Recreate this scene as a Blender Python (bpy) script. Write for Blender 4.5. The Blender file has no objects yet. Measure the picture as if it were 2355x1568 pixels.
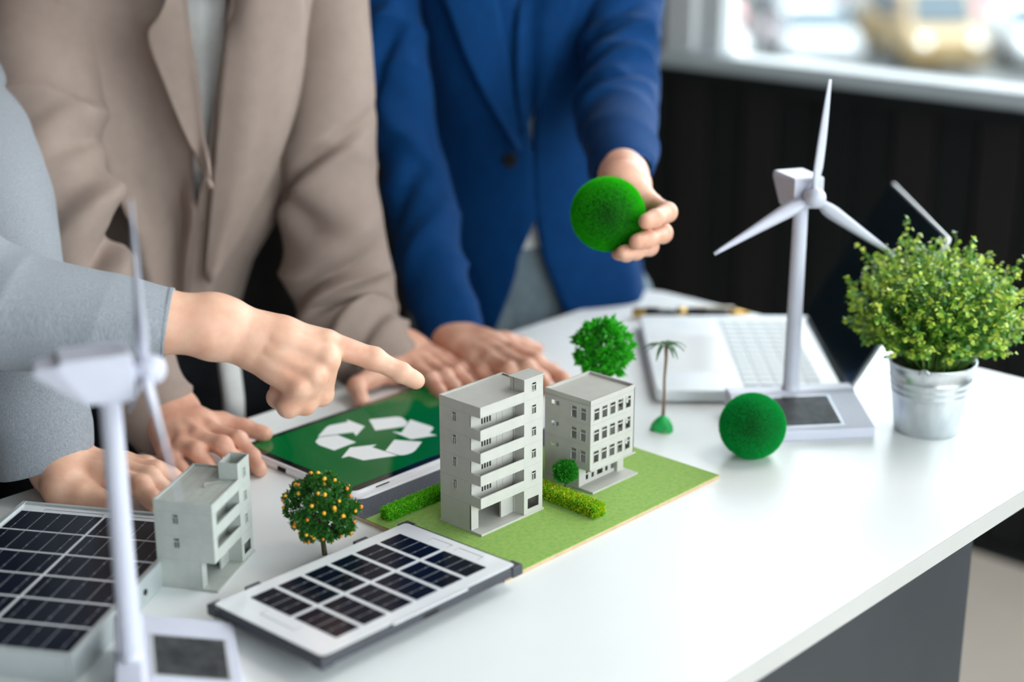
import bpy, math, random
import numpy as np
from mathutils import Vector, Matrix, Euler
from mathutils.bvhtree import BVHTree

R = math.radians
scene = bpy.context.scene
col = scene.collection
rng = random.Random(7)
nrng = np.random.default_rng(7)

# ---------------------------------------------------------------- camera, light, exposure
cam_data = bpy.data.cameras.new('camera')
cam = bpy.data.objects.new('camera', cam_data)
col.objects.link(cam)
cam.location = (0, 0, 1.40)
cam.rotation_euler = (R(90 - 18.1), 0, R(43.1 - 90))
cam_data.sensor_width = 36
cam_data.lens = 36 * 3650 / 2355
cam_data.clip_start = 0.05
cam_data.clip_end = 300
cam_data.dof.use_dof = True
cam_data.dof.focus_distance = 1.545
cam_data.dof.aperture_fstop = 1.9
cam_data.dof.aperture_blades = 9
scene.camera = cam

world = bpy.data.worlds.new('daylight')
scene.world = world
world.use_nodes = True
wn = world.node_tree
wn.nodes.clear()
wo = wn.nodes.new('ShaderNodeOutputWorld')
wb = wn.nodes.new('ShaderNodeBackground')
wr = wn.nodes.new('ShaderNodeValToRGB')
wt = wn.nodes.new('ShaderNodeTexCoord')
ws = wn.nodes.new('ShaderNodeSeparateXYZ')
wn.links.new(wt.outputs['Generated'], ws.inputs[0])
wn.links.new(ws.outputs['Z'], wr.inputs[0])
wr.color_ramp.elements[0].position = 0.0
wr.color_ramp.elements[0].color = (0.96, 0.985, 1.0, 1)
wr.color_ramp.elements[1].position = 1.0
wr.color_ramp.elements[1].color = (0.80, 0.90, 1.0, 1)
wn.links.new(wr.outputs[0], wb.inputs[0])
wb.inputs[1].default_value = 6.2
wn.links.new(wb.outputs[0], wo.inputs[0])

sun_data = bpy.data.lights.new('sun', 'SUN')
sun_data.energy = 9.0
sun_data.angle = R(2.0)
sun_data.color = (1.0, 0.95, 0.87)
sun = bpy.data.objects.new('sun', sun_data)
col.objects.link(sun)
SUN_DIR = Vector((-0.168, 0.37, -0.92)).normalized()
sun.rotation_euler = SUN_DIR.to_track_quat('-Z', 'Y').to_euler()


def area(name, loc, target, sx, sy, power, color, portal=False):
    d = bpy.data.lights.new(name, 'AREA')
    d.shape = 'RECTANGLE'
    d.size, d.size_y = sx, sy
    d.energy = power
    d.color = color
    o = bpy.data.objects.new(name, d)
    col.objects.link(o)
    o.location = loc
    o.rotation_euler = (Vector(target) - Vector(loc)).to_track_quat('-Z', 'Y').to_euler()
    if portal:
        d.cycles.is_portal = True
    return o


# daylight standing in the two window openings, and an unseen overhead fill added to brighten the desk
area('window_daylight', (2.05, -2.28, 2.05), (1.35, 0.0, 1.10), 2.4, 1.4, 26, (0.97, 0.985, 1.0))
area('overhead_fill', (2.10, 0.45, 2.86), (1.30, 0.95, 0.75), 1.2, 1.0, 34, (1.0, 0.97, 0.93))

scene.view_settings.view_transform = 'Standard'
scene.view_settings.look = 'None'
scene.view_settings.gamma = 1.0
scene.view_settings.use_curve_mapping = False
scene.view_settings.exposure = 0.0
scene.cycles.use_denoising = True
scene.cycles.max_bounces = 8
scene.cycles.sample_clamp_indirect = 8.0


# ---------------------------------------------------------------- helpers
def srgb(r, g, b):
    def f(c):
        c /= 255.0
        return c / 12.92 if c <= 0.04045 else ((c + 0.055) / 1.055) ** 2.4
    return (f(r), f(g), f(b), 1.0)


def mat(name, c, rough=0.5, metal=0.0, vary=None, scale=40.0, bump=0.0, bump_scale=200.0, coat=0.0,
        trans=0.0, sheen=0.0, emit=0.0, stretch=(1, 1, 1), spec=0.5, subsurf=0.0, detail=4.0, backface=None):
    m = bpy.data.materials.new(name)
    m.use_nodes = True
    nt = m.node_tree
    b = nt.nodes['Principled BSDF']
    b.inputs['Base Color'].default_value = c
    b.inputs['Roughness'].default_value = rough
    b.inputs['Metallic'].default_value = metal
    b.inputs['Coat Weight'].default_value = coat
    b.inputs['Transmission Weight'].default_value = trans
    b.inputs['Sheen Weight'].default_value = sheen
    b.inputs['Specular IOR Level'].default_value = spec
    if subsurf:
        b.inputs['Subsurface Weight'].default_value = subsurf
        b.inputs['Subsurface Radius'].default_value = (0.9, 0.35, 0.2)
        b.inputs['Subsurface Scale'].default_value = 0.006
    if emit:
        b.inputs['Emission Color'].default_value = c
        b.inputs['Emission Strength'].default_value = emit
    tc = mp = None
    if vary is not None or bump:
        tc = nt.nodes.new('ShaderNodeTexCoord')
        mp = nt.nodes.new('ShaderNodeMapping')
        mp.inputs['Scale'].default_value = stretch
        nt.links.new(tc.outputs['Object'], mp.inputs[0])
    if vary is not None:
        n = nt.nodes.new('ShaderNodeTexNoise')
        n.inputs['Scale'].default_value = scale
        n.inputs['Detail'].default_value = detail
        n.inputs['Roughness'].default_value = 0.6
        rp = nt.nodes.new('ShaderNodeValToRGB')
        rp.color_ramp.elements[0].position = 0.34
        rp.color_ramp.elements[1].position = 0.66
        rp.color_ramp.elements[0].color = c
        rp.color_ramp.elements[1].color = vary
        nt.links.new(mp.outputs[0], n.inputs['Vector'])
        nt.links.new(n.outputs['Fac'], rp.inputs[0])
        nt.links.new(rp.outputs[0], b.inputs['Base Color'])
        if emit:
            nt.links.new(rp.outputs[0], b.inputs['Emission Color'])
    if bump:
        n2 = nt.nodes.new('ShaderNodeTexNoise')
        n2.inputs['Scale'].default_value = bump_scale
        n2.inputs['Detail'].default_value = 3.0
        bp = nt.nodes.new('ShaderNodeBump')
        bp.inputs['Strength'].default_value = bump
        bp.inputs['Distance'].default_value = 0.002
        nt.links.new(mp.outputs[0], n2.inputs['Vector'])
        nt.links.new(n2.outputs['Fac'], bp.inputs['Height'])
        nt.links.new(bp.outputs[0], b.inputs['Normal'])
    return m


def leafmat(name, c1, c2, scale=300.0, rough=0.45, glow=0.45):
    """leaf: diffuse colour that varies from leaf to leaf, part of the light passes through"""
    m = mat(name, c1, rough, vary=c2, scale=scale, detail=1.0)
    nt = m.node_tree
    b = nt.nodes['Principled BSDF']
    out = [n for n in nt.nodes if n.type == 'OUTPUT_MATERIAL'][0]
    tr = nt.nodes.new('ShaderNodeBsdfTranslucent')
    mx = nt.nodes.new('ShaderNodeMixShader')
    mx.inputs[0].default_value = glow
    src = b.inputs['Base Color'].links[0].from_socket
    nt.links.new(src, tr.inputs[0])
    nt.links.new(b.outputs[0], mx.inputs[1])
    nt.links.new(tr.outputs[0], mx.inputs[2])
    nt.links.new(mx.outputs[0], out.inputs[0])
    return m


def tag(o, label=None, cat=None, group=None, kind=None):
    if label: o['label'] = label
    if cat: o['category'] = cat
    if group: o['group'] = group
    if kind: o['kind'] = kind
    return o


def empty(name, loc=(0, 0, 0), rz=0.0, label=None, cat=None, group=None, parent=None):
    o = bpy.data.objects.new(name, None)
    o.empty_display_size = 0.02
    col.objects.link(o)
    o.location = loc
    o.rotation_euler = (0, 0, rz)
    if parent is not None: o.parent = parent
    return tag(o, label, cat, group)


def link(name, me, parent=None, loc=None, rot=None):
    o = bpy.data.objects.new(name, me)
    col.objects.link(o)
    if parent is not None: o.parent = parent
    if loc is not None: o.location = loc
    if rot is not None: o.rotation_euler = rot
    return o


def dup(root, loc=None, rz=None, parent=None):
    c = root.copy()
    col.objects.link(c)
    if parent is not None: c.parent = parent
    if loc is not None: c.location = loc
    if rz is not None: c.rotation_euler = (0, 0, rz)
    for ch in list(root.children):
        dup(ch, parent=c)
    return c


def mesh_np(name, verts, faces, m, smooth=False):
    """verts (n,3) array, faces (k,3|4) array"""
    me = bpy.data.meshes.new(name)
    verts = np.asarray(verts, np.float32)
    faces = np.asarray(faces, np.int32)
    k = faces.shape[1]
    me.vertices.add(len(verts))
    me.vertices.foreach_set('co', verts.ravel())
    me.loops.add(faces.size)
    me.loops.foreach_set('vertex_index', faces.ravel())
    me.polygons.add(len(faces))
    me.polygons.foreach_set('loop_start', np.arange(0, faces.size, k, dtype=np.int32))
    if smooth:
        me.polygons.foreach_set('use_smooth', np.ones(len(faces), bool))
    me.update(calc_edges=True)
    me.validate()
    if m is not None: me.materials.append(m)
    return me


class MB:
    def __init__(s):
        s.v, s.f = [], []

    def add(s, vs, fs, M=None):
        n = len(s.v)
        for p in vs:
            p = Vector(p)
            s.v.append(tuple(M @ p) if M is not None else tuple(p))
        for f in fs: s.f.append(tuple(i + n for i in f))
        return s

    def box(s, x0, y0, z0, x1, y1, z1, M=None):
        vs = [(x, y, z) for z in (z0, z1) for y in (y0, y1) for x in (x0, x1)]
        return s.add(vs, [(0, 2, 3, 1), (4, 5, 7, 6), (0, 1, 5, 4), (2, 6, 7, 3), (0, 4, 6, 2), (1, 3, 7, 5)], M)

    def prism(s, poly, z0, z1, M=None):
        n = len(poly)
        vs = [(x, y, z0) for x, y in poly] + [(x, y, z1) for x, y in poly]
        fs = [tuple(range(n - 1, -1, -1)), tuple(range(n, 2 * n))]
        fs += [(i, (i + 1) % n, n + (i + 1) % n, n + i) for i in range(n)]
        return s.add(vs, fs, M)

    def lathe(s, prof, n=32, M=None, close=False):
        vs, fs = [], []
        for r, z in prof:
            for i in range(n):
                a = 2 * math.pi * i / n
                vs.append((r * math.cos(a), r * math.sin(a), z))
        k = len(prof)
        for j in range(k - 1):
            for i in range(n):
                i2 = (i + 1) % n
                fs.append((j * n + i, j * n + i2, (j + 1) * n + i2, (j + 1) * n + i))
        if prof[0][0] > 1e-6 and close: fs.append(tuple(range(n - 1, -1, -1)))
        if prof[-1][0] > 1e-6 and close: fs.append(tuple((k - 1) * n + i for i in range(n)))
        return s.add(vs, fs, M)

    def tube(s, pts, rad, n=8, cap=True, flat=1.0):
        pts = [Vector(p) for p in pts]
        if not hasattr(rad, '__len__'): rad = [rad] * len(pts)
        up = None
        base = len(s.v)
        for i, p in enumerate(pts):
            t = (pts[min(i + 1, len(pts) - 1)] - pts[max(i - 1, 0)]).normalized()
            if up is None:
                up = Vector((0, 0, 1)) if abs(t.z) < 0.9 else Vector((1, 0, 0))
            up = (up - t * up.dot(t)).normalized()
            sd = t.cross(up)
            for k in range(n):
                a = 2 * math.pi * k / n
                s.v.append(tuple(p + (sd * math.cos(a) + up * math.sin(a) * flat) * rad[i]))
        for i in range(len(pts) - 1):
            for k in range(n):
                k2 = (k + 1) % n
                s.f.append((base + i * n + k, base + i * n + k2, base + (i + 1) * n + k2, base + (i + 1) * n + k))
        if cap:
            s.f.append(tuple(base + k for k in range(n - 1, -1, -1)))
            s.f.append(tuple(base + (len(pts) - 1) * n + k for k in range(n)))
        return s

    def sphere(s, c, r, nu=10, nv=7, sq=(1, 1, 1)):
        prof = [(r * math.sin(math.pi * j / nv), -r * math.cos(math.pi * j / nv)) for j in range(nv + 1)]
        M = Matrix.Translation(c) @ Matrix.Diagonal((sq[0], sq[1], sq[2], 1))
        return s.lathe(prof, nu, M)

    def mesh(s, name, m, smooth=False):
        me = bpy.data.meshes.new(name)
        me.from_pydata(s.v, [], s.f)
        if m is not None: me.materials.append(m)
        if smooth:
            me.polygons.foreach_set('use_smooth', np.ones(len(me.polygons), bool))
        me.update()
        return me

    def build(s, name, m, parent=None, smooth=False, bevel=0.0, seg=2, loc=None, rot=None):
        o = link(name, s.mesh(name, m, smooth), parent, loc, rot)
        if bevel:
            b = o.modifiers.new('edge', 'BEVEL')
            b.width = bevel
            b.segments = seg
            b.limit_method = 'ANGLE'
            b.angle_limit = R(40)
            b.harden_normals = False
        return o


def box(name, a, b, m, parent=None, bevel=0.0, kind=None):
    o = MB().box(*a, *b).build(name, m, parent, bevel=bevel)
    if kind: o['kind'] = kind
    return o


def rrect(x0, y0, x1, y1, r, n=5):
    pts = []
    for cx, cy, a0 in ((x1 - r, y1 - r, 0), (x0 + r, y1 - r, 90), (x0 + r, y0 + r, 180), (x1 - r, y0 + r, 270)):
        for i in range(n + 1):
            a = R(a0 + 90 * i / n)
            pts.append((cx + r * math.cos(a), cy + r * math.sin(a)))
    return pts


def flakes(pos, nrm, length, width, jitter=0.6, fold=0.0):
    """one small pointed leaf (two triangles) at each position, lying roughly along nrm"""
    n = len(pos)
    d = nrm + nrng.normal(0, jitter, (n, 3))
    d /= np.linalg.norm(d, axis=1, keepdims=True) + 1e-9
    q = nrng.normal(0, 1, (n, 3))
    sd = np.cross(d, q)
    sd /= np.linalg.norm(sd, axis=1, keepdims=True) + 1e-9
    L = (length * nrng.uniform(0.65, 1.25, n))[:, None]
    W = (width * nrng.uniform(0.7, 1.2, n))[:, None]
    up = np.cross(sd, d)
    a = pos
    b = pos + d * L * 0.5 + sd * W * 0.5 + up * L * fold
    c = pos + d * L
    e = pos + d * L * 0.5 - sd * W * 0.5 + up * L * fold
    v = np.stack([a, b, c, e], 1).reshape(-1, 3)
    i = np.arange(n)[:, None] * 4
    f = np.concatenate([i + np.array([[0, 1, 2]]), i + np.array([[0, 2, 3]])], 0)
    return v, f


def sphere_dirs(n):
    d = nrng.normal(0, 1, (n, 3))
    return d / np.linalg.norm(d, axis=1, keepdims=True)


# ---------------------------------------------------------------- setting
WX = 2.77            # inner face of the window wall
M_floor = mat('floor_vinyl', srgb(216, 205, 193), 0.45, vary=srgb(210, 199, 187), scale=3.0)
M_ceiling = mat('ceiling_paint', srgb(176, 176, 174), 0.9, vary=srgb(170, 170, 168), scale=2.0)
M_wallpaint = mat('wall_paint', srgb(50, 53, 56), 0.85, vary=srgb(46, 49, 52), scale=2.0)
M_darkwall = mat('wall_dark', srgb(20, 24, 25), 0.8, vary=srgb(24, 26, 27), scale=3.0)
M_board = mat('board_black_stain', srgb(15, 20, 21), 0.6, vary=srgb(26, 29, 28), scale=2.5, stretch=(1, 1, 0.15), spec=0.3)
M_board2 = mat('board_brown_stain', srgb(27, 27, 27), 0.6, vary=srgb(36, 31, 30), scale=2.5, stretch=(1, 1, 0.15), spec=0.3)
M_alu = mat('window_aluminium', srgb(206, 210, 212), 0.35, 0.0, vary=srgb(198, 203, 206), scale=8)
M_glass = bpy.data.materials.new('window_glass')
M_glass.use_nodes = True
_nt = M_glass.node_tree
_nt.nodes.clear()
_o = _nt.nodes.new('ShaderNodeOutputMaterial')
_t = _nt.nodes.new('ShaderNodeBsdfTransparent')
_g = _nt.nodes.new('ShaderNodeBsdfGlossy')
_m = _nt.nodes.new('ShaderNodeMixShader')
_f = _nt.nodes.new('ShaderNodeFresnel')
_t.inputs[0].default_value = (0.94, 0.97, 0.97, 1)
_g.inputs['Roughness'].default_value = 0.02
_f.inputs[0].default_value = 1.25
_nt.links.new(_f.outputs[0], _m.inputs[0])
_nt.links.new(_t.outputs[0], _m.inputs[1])
_nt.links.new(_g.outputs[0], _m.inputs[2])
_nt.links.new(_m.outputs[0], _o.inputs[0])

box('floor', (-2.6, -2.5, -0.12), (2.95, 4.3, 0.0), M_floor, kind='structure')
box('ceiling', (-2.6, -2.5, 2.9), (2.95, 4.3, 3.0), M_ceiling, kind='structure')
box('wall_left', (-2.6, 4.2, 0.0), (2.95, 4.35, 2.9), M_wallpaint, kind='structure')
box('wall_front', (-2.75, -2.5, 0.0), (-2.6, 4.35, 2.9), M_wallpaint, kind='structure')

# window wall: dark board cladding under a long window
wall = MB()
wall.box(WX + 0.02, -2.5, 0.0, WX + 0.18, 4.2, 0.90)
wall.box(WX + 0.02, -2.5, 2.55, WX + 0.18, 4.2, 2.9)
wall.box(WX + 0.02, 2.14, 0.90, WX + 0.18, 2.90, 2.55)
wall.box(WX + 0.02, 2.90, 0.90, WX + 0.18, 4.2, 1.22)
wall.box(WX + 0.02, 4.10, 1.22, WX + 0.18, 4.2, 2.55)
wall = wall.build('wall_back', M_darkwall)
wall['kind'] = 'structure'
board_a = MB().box(0, 0, 0, 0.018, 0.082, 0.865).mesh('board', M_board)
board_b = MB().box(0, 0, 0, 0.018, 0.082, 0.865).mesh('board', M_board2)
yy = -2.39
k = 0
while yy < 4.1:
    link('board', board_b if k % 4 in (1, 3) and k % 3 else board_a, wall, (WX + (0.0 if k % 2 else 0.006), yy, 0.03))
    yy += 0.09
    k += 1
MB().box(WX - 0.012, -2.4, 0.865, WX + 0.03, 4.2, 0.902).build('cap_rail', M_board, wall)
MB().box(WX - 0.004, -2.4, 0.0, WX + 0.03, 4.2, 0.03).build('base_rail', M_board, wall)
# plain tall boards beside the window
k = 0
yy = 2.24
while yy < 4.1:
    o = link('board', board_a if k % 2 else board_b, wall, (WX, yy, 0.905))
    o.scale = (1, 1, 1.9 if yy < 2.81 else .34)
    yy += 0.09
    k += 1

M_sill = mat('window_sill', srgb(178, 187, 191), 0.4, vary=srgb(170, 180, 185), scale=8)
win = empty('window_1', (WX, 2.14, 0.90))
win['kind'] = 'structure'
def wbox(name, a, b, m, bevel=0.003):
    o = MB().box(*a, *b).build(name, m, win, bevel=bevel)
    return o
wbox('sill', (-0.03, -4.6, 0.0), (0.06, 0.0, 0.032), M_sill)
wbox('jamb', (0.0, -0.075, 0.032), (0.10, 0.0, 1.65), M_alu)
wbox('jamb', (0.02, -0.135, 0.032), (0.08, -0.078, 1.65), M_alu)
wbox('head', (0.0, -4.6, 1.59), (0.10, -0.075, 1.65), M_alu)
wbox('mullion', (0.02, -2.52, 0.032), (0.08, -2.45, 1.59), M_alu)
wbox('pane', (0.047, -2.45, 0.032), (0.053, -0.135, 1.59), M_glass, 0)
wbox('pane', (0.047, -4.6, 0.032), (0.053, -2.52, 1.59), M_glass, 0)

win3 = empty('window_3', (WX, 2.90, 1.22))
win3['kind'] = 'structure'
MB().box(-.02, 0, 0, .06, 1.2, .03).build('sill', M_sill, win3, bevel=.003)
for y in (0.0, 1.14): MB().box(.01, y, .03, .08, y + .06, 1.33).build('jamb', M_alu, win3, bevel=.003)
MB().box(.047, .06, .03, .053, 1.14, 1.33).build('pane', M_glass, win3)

# right-hand wall: a wide window the daylight comes through
wr_ = MB()
wr_.box(-2.6, -2.5, 0.0, 2.95, -2.36, 0.45)
wr_.box(-2.6, -2.5, 2.8, 2.95, -2.36, 2.9)
wr_.box(-2.6, -2.5, 0.45, -1.75, -2.36, 2.8)
wr_ = wr_.build('wall_right', M_wallpaint)
wr_['kind'] = 'structure'
win2 = empty('window_2', (-1.75, -2.42, 0.45))
win2['kind'] = 'structure'
for x in (0.0, 1.5, 3.0, 4.45):
    MB().box(x, -0.03, 0.0, x + 0.07, 0.03, 2.35).build('mullion', M_alu, win2)
MB().box(0.0, -0.03, 0.0, 4.52, 0.05, 0.05).build('sill', M_alu, win2)
for x in (0.07, 1.57, 3.07):
    MB().box(x, -0.003, 0.05, x + 1.4, 0.003, 2.35).build('pane', M_glass, win2)

# ---------------------------------------------------------------- car park two floors below the window
GZ = -4.2
M_asphalt = mat('asphalt', srgb(70, 74, 76), 0.9, vary=srgb(92, 92, 88), scale=0.25)
g = box('ground', (3.6, -60, GZ - 0.2), (120, 110, GZ), M_asphalt, kind='structure')
M_tyre = mat('tyre_rubber', srgb(22, 23, 25), 0.8, vary=srgb(30, 31, 33), scale=20)
M_carglass = mat('car_glass', srgb(38, 52, 60), 0.05, coat=0.5, vary=srgb(46, 60, 66), scale=3)
M_lamp = mat('lamp_lens', srgb(240, 240, 238), 0.15, coat=0.4, vary=srgb(225, 228, 228), scale=10)
CARCOL = dict(white=srgb(150, 154, 156), silver=srgb(78, 86, 92), red=srgb(150, 10, 18), black=srgb(18, 22, 26),
              beige=srgb(126, 106, 70), grey=srgb(58, 66, 72))
M_paint = {k: mat('car_paint_' + k, c, 0.35, 0.0, coat=0.3, vary=tuple(x * 0.93 for x in c[:3]) + (1,), scale=1.5) for k, c in CARCOL.items()}


def side_loft(profile, halfw, inset):
    """car volume from a side profile: lower edge wider than the top"""
    mb = MB()
    n = len(profile)
    zs = [p[1] for p in profile]
    z0, z1 = min(zs), max(zs)
    vs = []
    for s in (-1, 1):
        for x, z in profile:
            w = halfw - inset * ((z - z0) / (z1 - z0)) ** 1.5
            vs.append((x, s * w, z))
    fs = [tuple(range(n)), tuple(range(2 * n - 1, n - 1, -1))]
    fs += [((i + 1) % n, i, n + i, n + (i + 1) % n) for i in range(n)]
    return mb.add(vs, fs)


def make_car(colour, kind='car'):
    root = empty('car')
    van = kind == 'van'
    if van:
        body = [(-2.4, .35), (2.4, .35), (2.45, .9), (1.75, 1.15), (1.2, 1.95), (-2.3, 2.0), (-2.42, 1.0)]
    else:
        body = [(-2.15, .32), (2.15, .32), (2.2, .62), (2.05, .80), (1.05, .95), (-1.45, .98), (-2.1, .92), (-2.2, .6)]
    side_loft(body, .88, .10).build('body', M_paint[colour], root, bevel=.06, seg=2)
    if not van:
        cabin = [(1.0, .94), (.30, 1.42), (-1.0, 1.44), (-1.65, .97)]
        side_loft(cabin, .80, .16).build('cabin', M_carglass, root, bevel=.04)
        MB().box(-1.0, -.60, 1.425, .32, .60, 1.465).build('roof', M_paint[colour], root, bevel=.02)
    else:
        ws_ = MB().add([(1.80, -.70, 1.17), (1.80, .70, 1.17), (1.27, .64, 1.88), (1.27, -.64, 1.88)], [(0, 1, 2, 3)])
        o = ws_.build('windscreen', M_carglass, root)
        sm = o.modifiers.new('t', 'SOLIDIFY'); sm.thickness = .03; sm.offset = 1
        for s in (-1, 1):
            MB().box(-1.6, s * .83 - .015, 1.2, 1.0, s * .83 + .015, 1.75).build('side_window', M_carglass, root)
    for x in (-1.35, 1.35):
        for s in (-1, 1):
            w = MB().lathe([(.0, -.1), (.25, -.1), (.32, -.08), (.32, .08), (.25, .1), (0, .1)], 18,
                           Matrix.Translation((x, s * .80, .32)) @ Matrix.Rotation(R(90), 4, 'X'))
            w.build('wheel', M_tyre, root, smooth=False)
    for s in (-1, 1):
        MB().sphere((2.12 if not van else 2.40, s * .62, .68 if not van else .82), .13, 10, 6, (.5, 1.3, .8)).build('headlamp', M_lamp, root, smooth=True)
    return root


car0 = make_car('white')
van0 = make_car('beige', 'van')
FW, RT = Vector((.730, .683, 0)), Vector((.683, -.730, 0))
cars = [  # distance, sideways, turn, colour, label
    (39.0, 9.9, 226, 'VAN', 'beige van with dark windscreen in the nearest row of the car park'),
    (39.0, 12.6, 222, 'white', 'white car right of the beige van in the nearest row outside'),
    (39.2, 7.2, 44, 'white', 'white car left of the beige van in the nearest row outside'),
    (39.0, 4.6, 223, 'white', 'white car nearest the window jamb in the nearest row outside'),
    (45.2, 5.4, 222, 'red', 'red car at the left end of the second row outside'),
    (45.0, 8.0, 43, 'black', 'black car next to the red one in the second row outside'),
    (45.4, 10.7, 224, 'white', 'white car in the second row behind the beige van'),
    (45.0, 13.4, 222, 'red', 'red car at the right end of the second row outside'),
    (51.5, 5.8, 223, 'silver', 'silver car at the left end of the third row outside'),
    (51.2, 8.6, 43, 'white', 'white car in the third row beside the silver one'),
    (51.6, 11.3, 224, 'red', 'red car in the third row behind the white one'),
    (51.2, 14.0, 222, 'silver', 'silver car at the right end of the third row outside'),
    (58.0, 7.0, 223, 'white', 'white car in the far row left of the grey one'),
    (58.2, 10.0, 44, 'grey', 'grey car in the far row of the car park'),
    (58.0, 13.0, 224, 'white', 'white car in the far row right of the grey one'),
    (58.2, 16.0, 222, 'black', 'black car at the right end of the far row outside'),
]
for i, (dd, ss, rz, c, lab) in enumerate(cars):
    if c == 'VAN':
        o = van0
    elif i == 1:
        o = car0
    else:
        o = dup(car0)
        for ch in o.children:
            if ch.name.startswith(('body', 'roof')):
                ch.data = ch.data.copy()
                ch.data.materials[0] = M_paint[c]
    pos = FW * dd + RT * ss
    o.location = (pos.x, pos.y, GZ)
    o.rotation_euler = (0, 0, R(rz))
    tag(o, lab, 'car' if c != 'VAN' else 'van', 'cars in the car park')


# ---------------------------------------------------------------- table
TZ = 0.75
M_white_top = mat('table_white_laminate', srgb(234, 236, 236), 0.32, vary=srgb(231, 233, 233), scale=5, spec=0.5)
M_edge = mat('table_edge_band', srgb(186, 184, 180), 0.5, vary=srgb(181, 179, 175), scale=8)
M_leg = mat('table_charcoal', srgb(54, 58, 62), 0.55, vary=srgb(49, 53, 57), scale=6)
table = empty('desk', (0.30, 0.642, 0.0), 0, 'long white laminate desk on charcoal panels, carrying the models', 'desk')
def tl(x, y): return (x - 0.30, y - 0.642)
pl = rrect(*tl(0.30, 0.642), *tl(1.772, 1.386), 0.035)
MB().prism(pl, 0.7295, 0.75).build('tabletop', M_white_top, table, bevel=0.0012)
ed = MB()
pe = rrect(tl(0.30, 0.642)[0] - .0006, -.0006, tl(1.772, 0)[0] + .0006, tl(0, 1.386)[1] + .0006, 0.0355)
n = len(pe)
ed.add([(x, y, z) for z in (0.7285, 0.7488) for x, y in pe], [(i, (i + 1) % n, n + (i + 1) % n, n + i) for i in range(n)])
ed.build('edge_band', M_edge, table)
box('front_panel', (*tl(0.34, 0.715), 0.02), (*tl(1.505, 0.735), 0.7295), M_leg, table, .001)
box('end_panel', (*tl(1.48, 0.735), 0.0), (*tl(1.505, 1.22), 0.7295), M_leg, table, .001)
box('end_panel', (*tl(0.34, 0.735), 0.0), (*tl(0.365, 1.22), 0.7295), M_leg, table, .001)

# ---------------------------------------------------------------- model landscape board
M_mdf = mat('fibreboard', srgb(196, 170, 140), 0.8, vary=srgb(186, 158, 128), scale=120)
M_lawn = mat('flock_grass', srgb(110, 160, 40), 0.95, vary=srgb(140, 170, 58), scale=200, bump=0.22, bump_scale=1600, sheen=0.2)
M_road = mat('model_road', srgb(62, 66, 74), 0.85, vary=srgb(98, 102, 112), scale=1500, bump=0.5, bump_scale=1500, detail=1)
BX0, BY0 = 0.9365, 0.8855
board = empty('landscape_board', (BX0, BY0, TZ), 0, 'green flocked model landscape board with a grey road strip under the apartment models', 'model')
BW, BD = 0.3255, 0.2275
box('board', (0, 0, 0), (BW, BD, 0.0038), M_mdf, board, .0003)
box('lawn', (0.0002, 0.0002, 0.0038), (BW - .0002, 0.187, 0.0046), M_lawn, board)
box('road', (0.0002, 0.187, 0.0038), (BW - .0002, BD - .0002, 0.0044), M_road, board)
nb = 5000
p = np.stack([nrng.uniform(0.001, BW - .001, nb), nrng.uniform(0.001, .186, nb), np.full(nb, .0044)], 1)
v, f = flakes(p, np.tile([[0, 0, 1.0]], (nb, 1)), 0.0006, 0.0004, 0.5)
tag(link('grass_fibres', mesh_np('grass_fibres', v, f, M_lawn), board), kind='stuff')
MZ = TZ + 0.0046


# ---------------------------------------------------------------- plastic building models
M_plast = mat('grey_plastic', srgb(184, 182, 175), 0.55, vary=srgb(178, 176, 169), scale=60)
M_plast2 = mat('greenish_grey_plastic', srgb(178, 182, 176), 0.55, vary=srgb(168, 173, 167), scale=60)
M_seam = mat('panel_seam', srgb(160, 158, 150), 0.7, vary=srgb(152, 150, 143), scale=80)


def plate(mb, o, u, v, n, W, H, th, holes):
    """a flat wall W x H with rectangular openings cut through it"""
    o, u, v, n = Vector(o), Vector(u), Vector(v), Vector(n)
    rd = lambda a: round(min(max(a, 0), 1e9), 6)
    us = sorted({0.0, rd(W)} | {rd(min(a, W)) for h in holes for a in (h[0], h[2])})
    vs = sorted({0.0, rd(H)} | {rd(min(a, H)) for h in holes for a in (h[1], h[3])})
    nu, nv = len(us), len(vs)
    solid = {}
    for i in range(nu - 1):
        for j in range(nv - 1):
            cu, cv = (us[i] + us[i + 1]) / 2, (vs[j] + vs[j + 1]) / 2
            solid[i, j] = not any(h[0] < cu < h[2] and h[1] < cv < h[3] for h in holes)
    V = []
    for d in (0, th):
        for j in range(nv):
            for i in range(nu):
                V.append(o + u * us[i] + v * vs[j] - n * d)
    ix = lambda i, j, b: b * nu * nv + j * nu + i
    F = []
    for (i, j), s in solid.items():
        if not s: continue
        F.append((ix(i, j, 0), ix(i + 1, j, 0), ix(i + 1, j + 1, 0), ix(i, j + 1, 0)))
        F.append((ix(i, j, 1), ix(i, j + 1, 1), ix(i + 1, j + 1, 1), ix(i + 1, j, 1)))
        for di, dj, a, b in ((-1, 0, (i, j), (i, j + 1)), (1, 0, (i + 1, j + 1), (i + 1, j)),
                             (0, -1, (i + 1, j), (i, j)), (0, 1, (i, j + 1), (i + 1, j + 1))):
            if not solid.get((i + di, j + dj), False):
                F.append((ix(*a, 0), ix(*b, 0), ix(*b, 1), ix(*a, 1)))
    mb.add(V, F)


def twin(cx, cz, w, h):
    """openings of a small window: transom above two lights"""
    t = h * .24
    g = w * .16
    return [(cx - w / 2, cz + h / 2 - t, cx + w / 2, cz + h / 2),
            (cx - w / 2, cz - h / 2, cx - g / 2, cz + h / 2 - t - g),
            (cx + g / 2, cz - h / 2, cx + w / 2, cz + h / 2 - t - g)]


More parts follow.
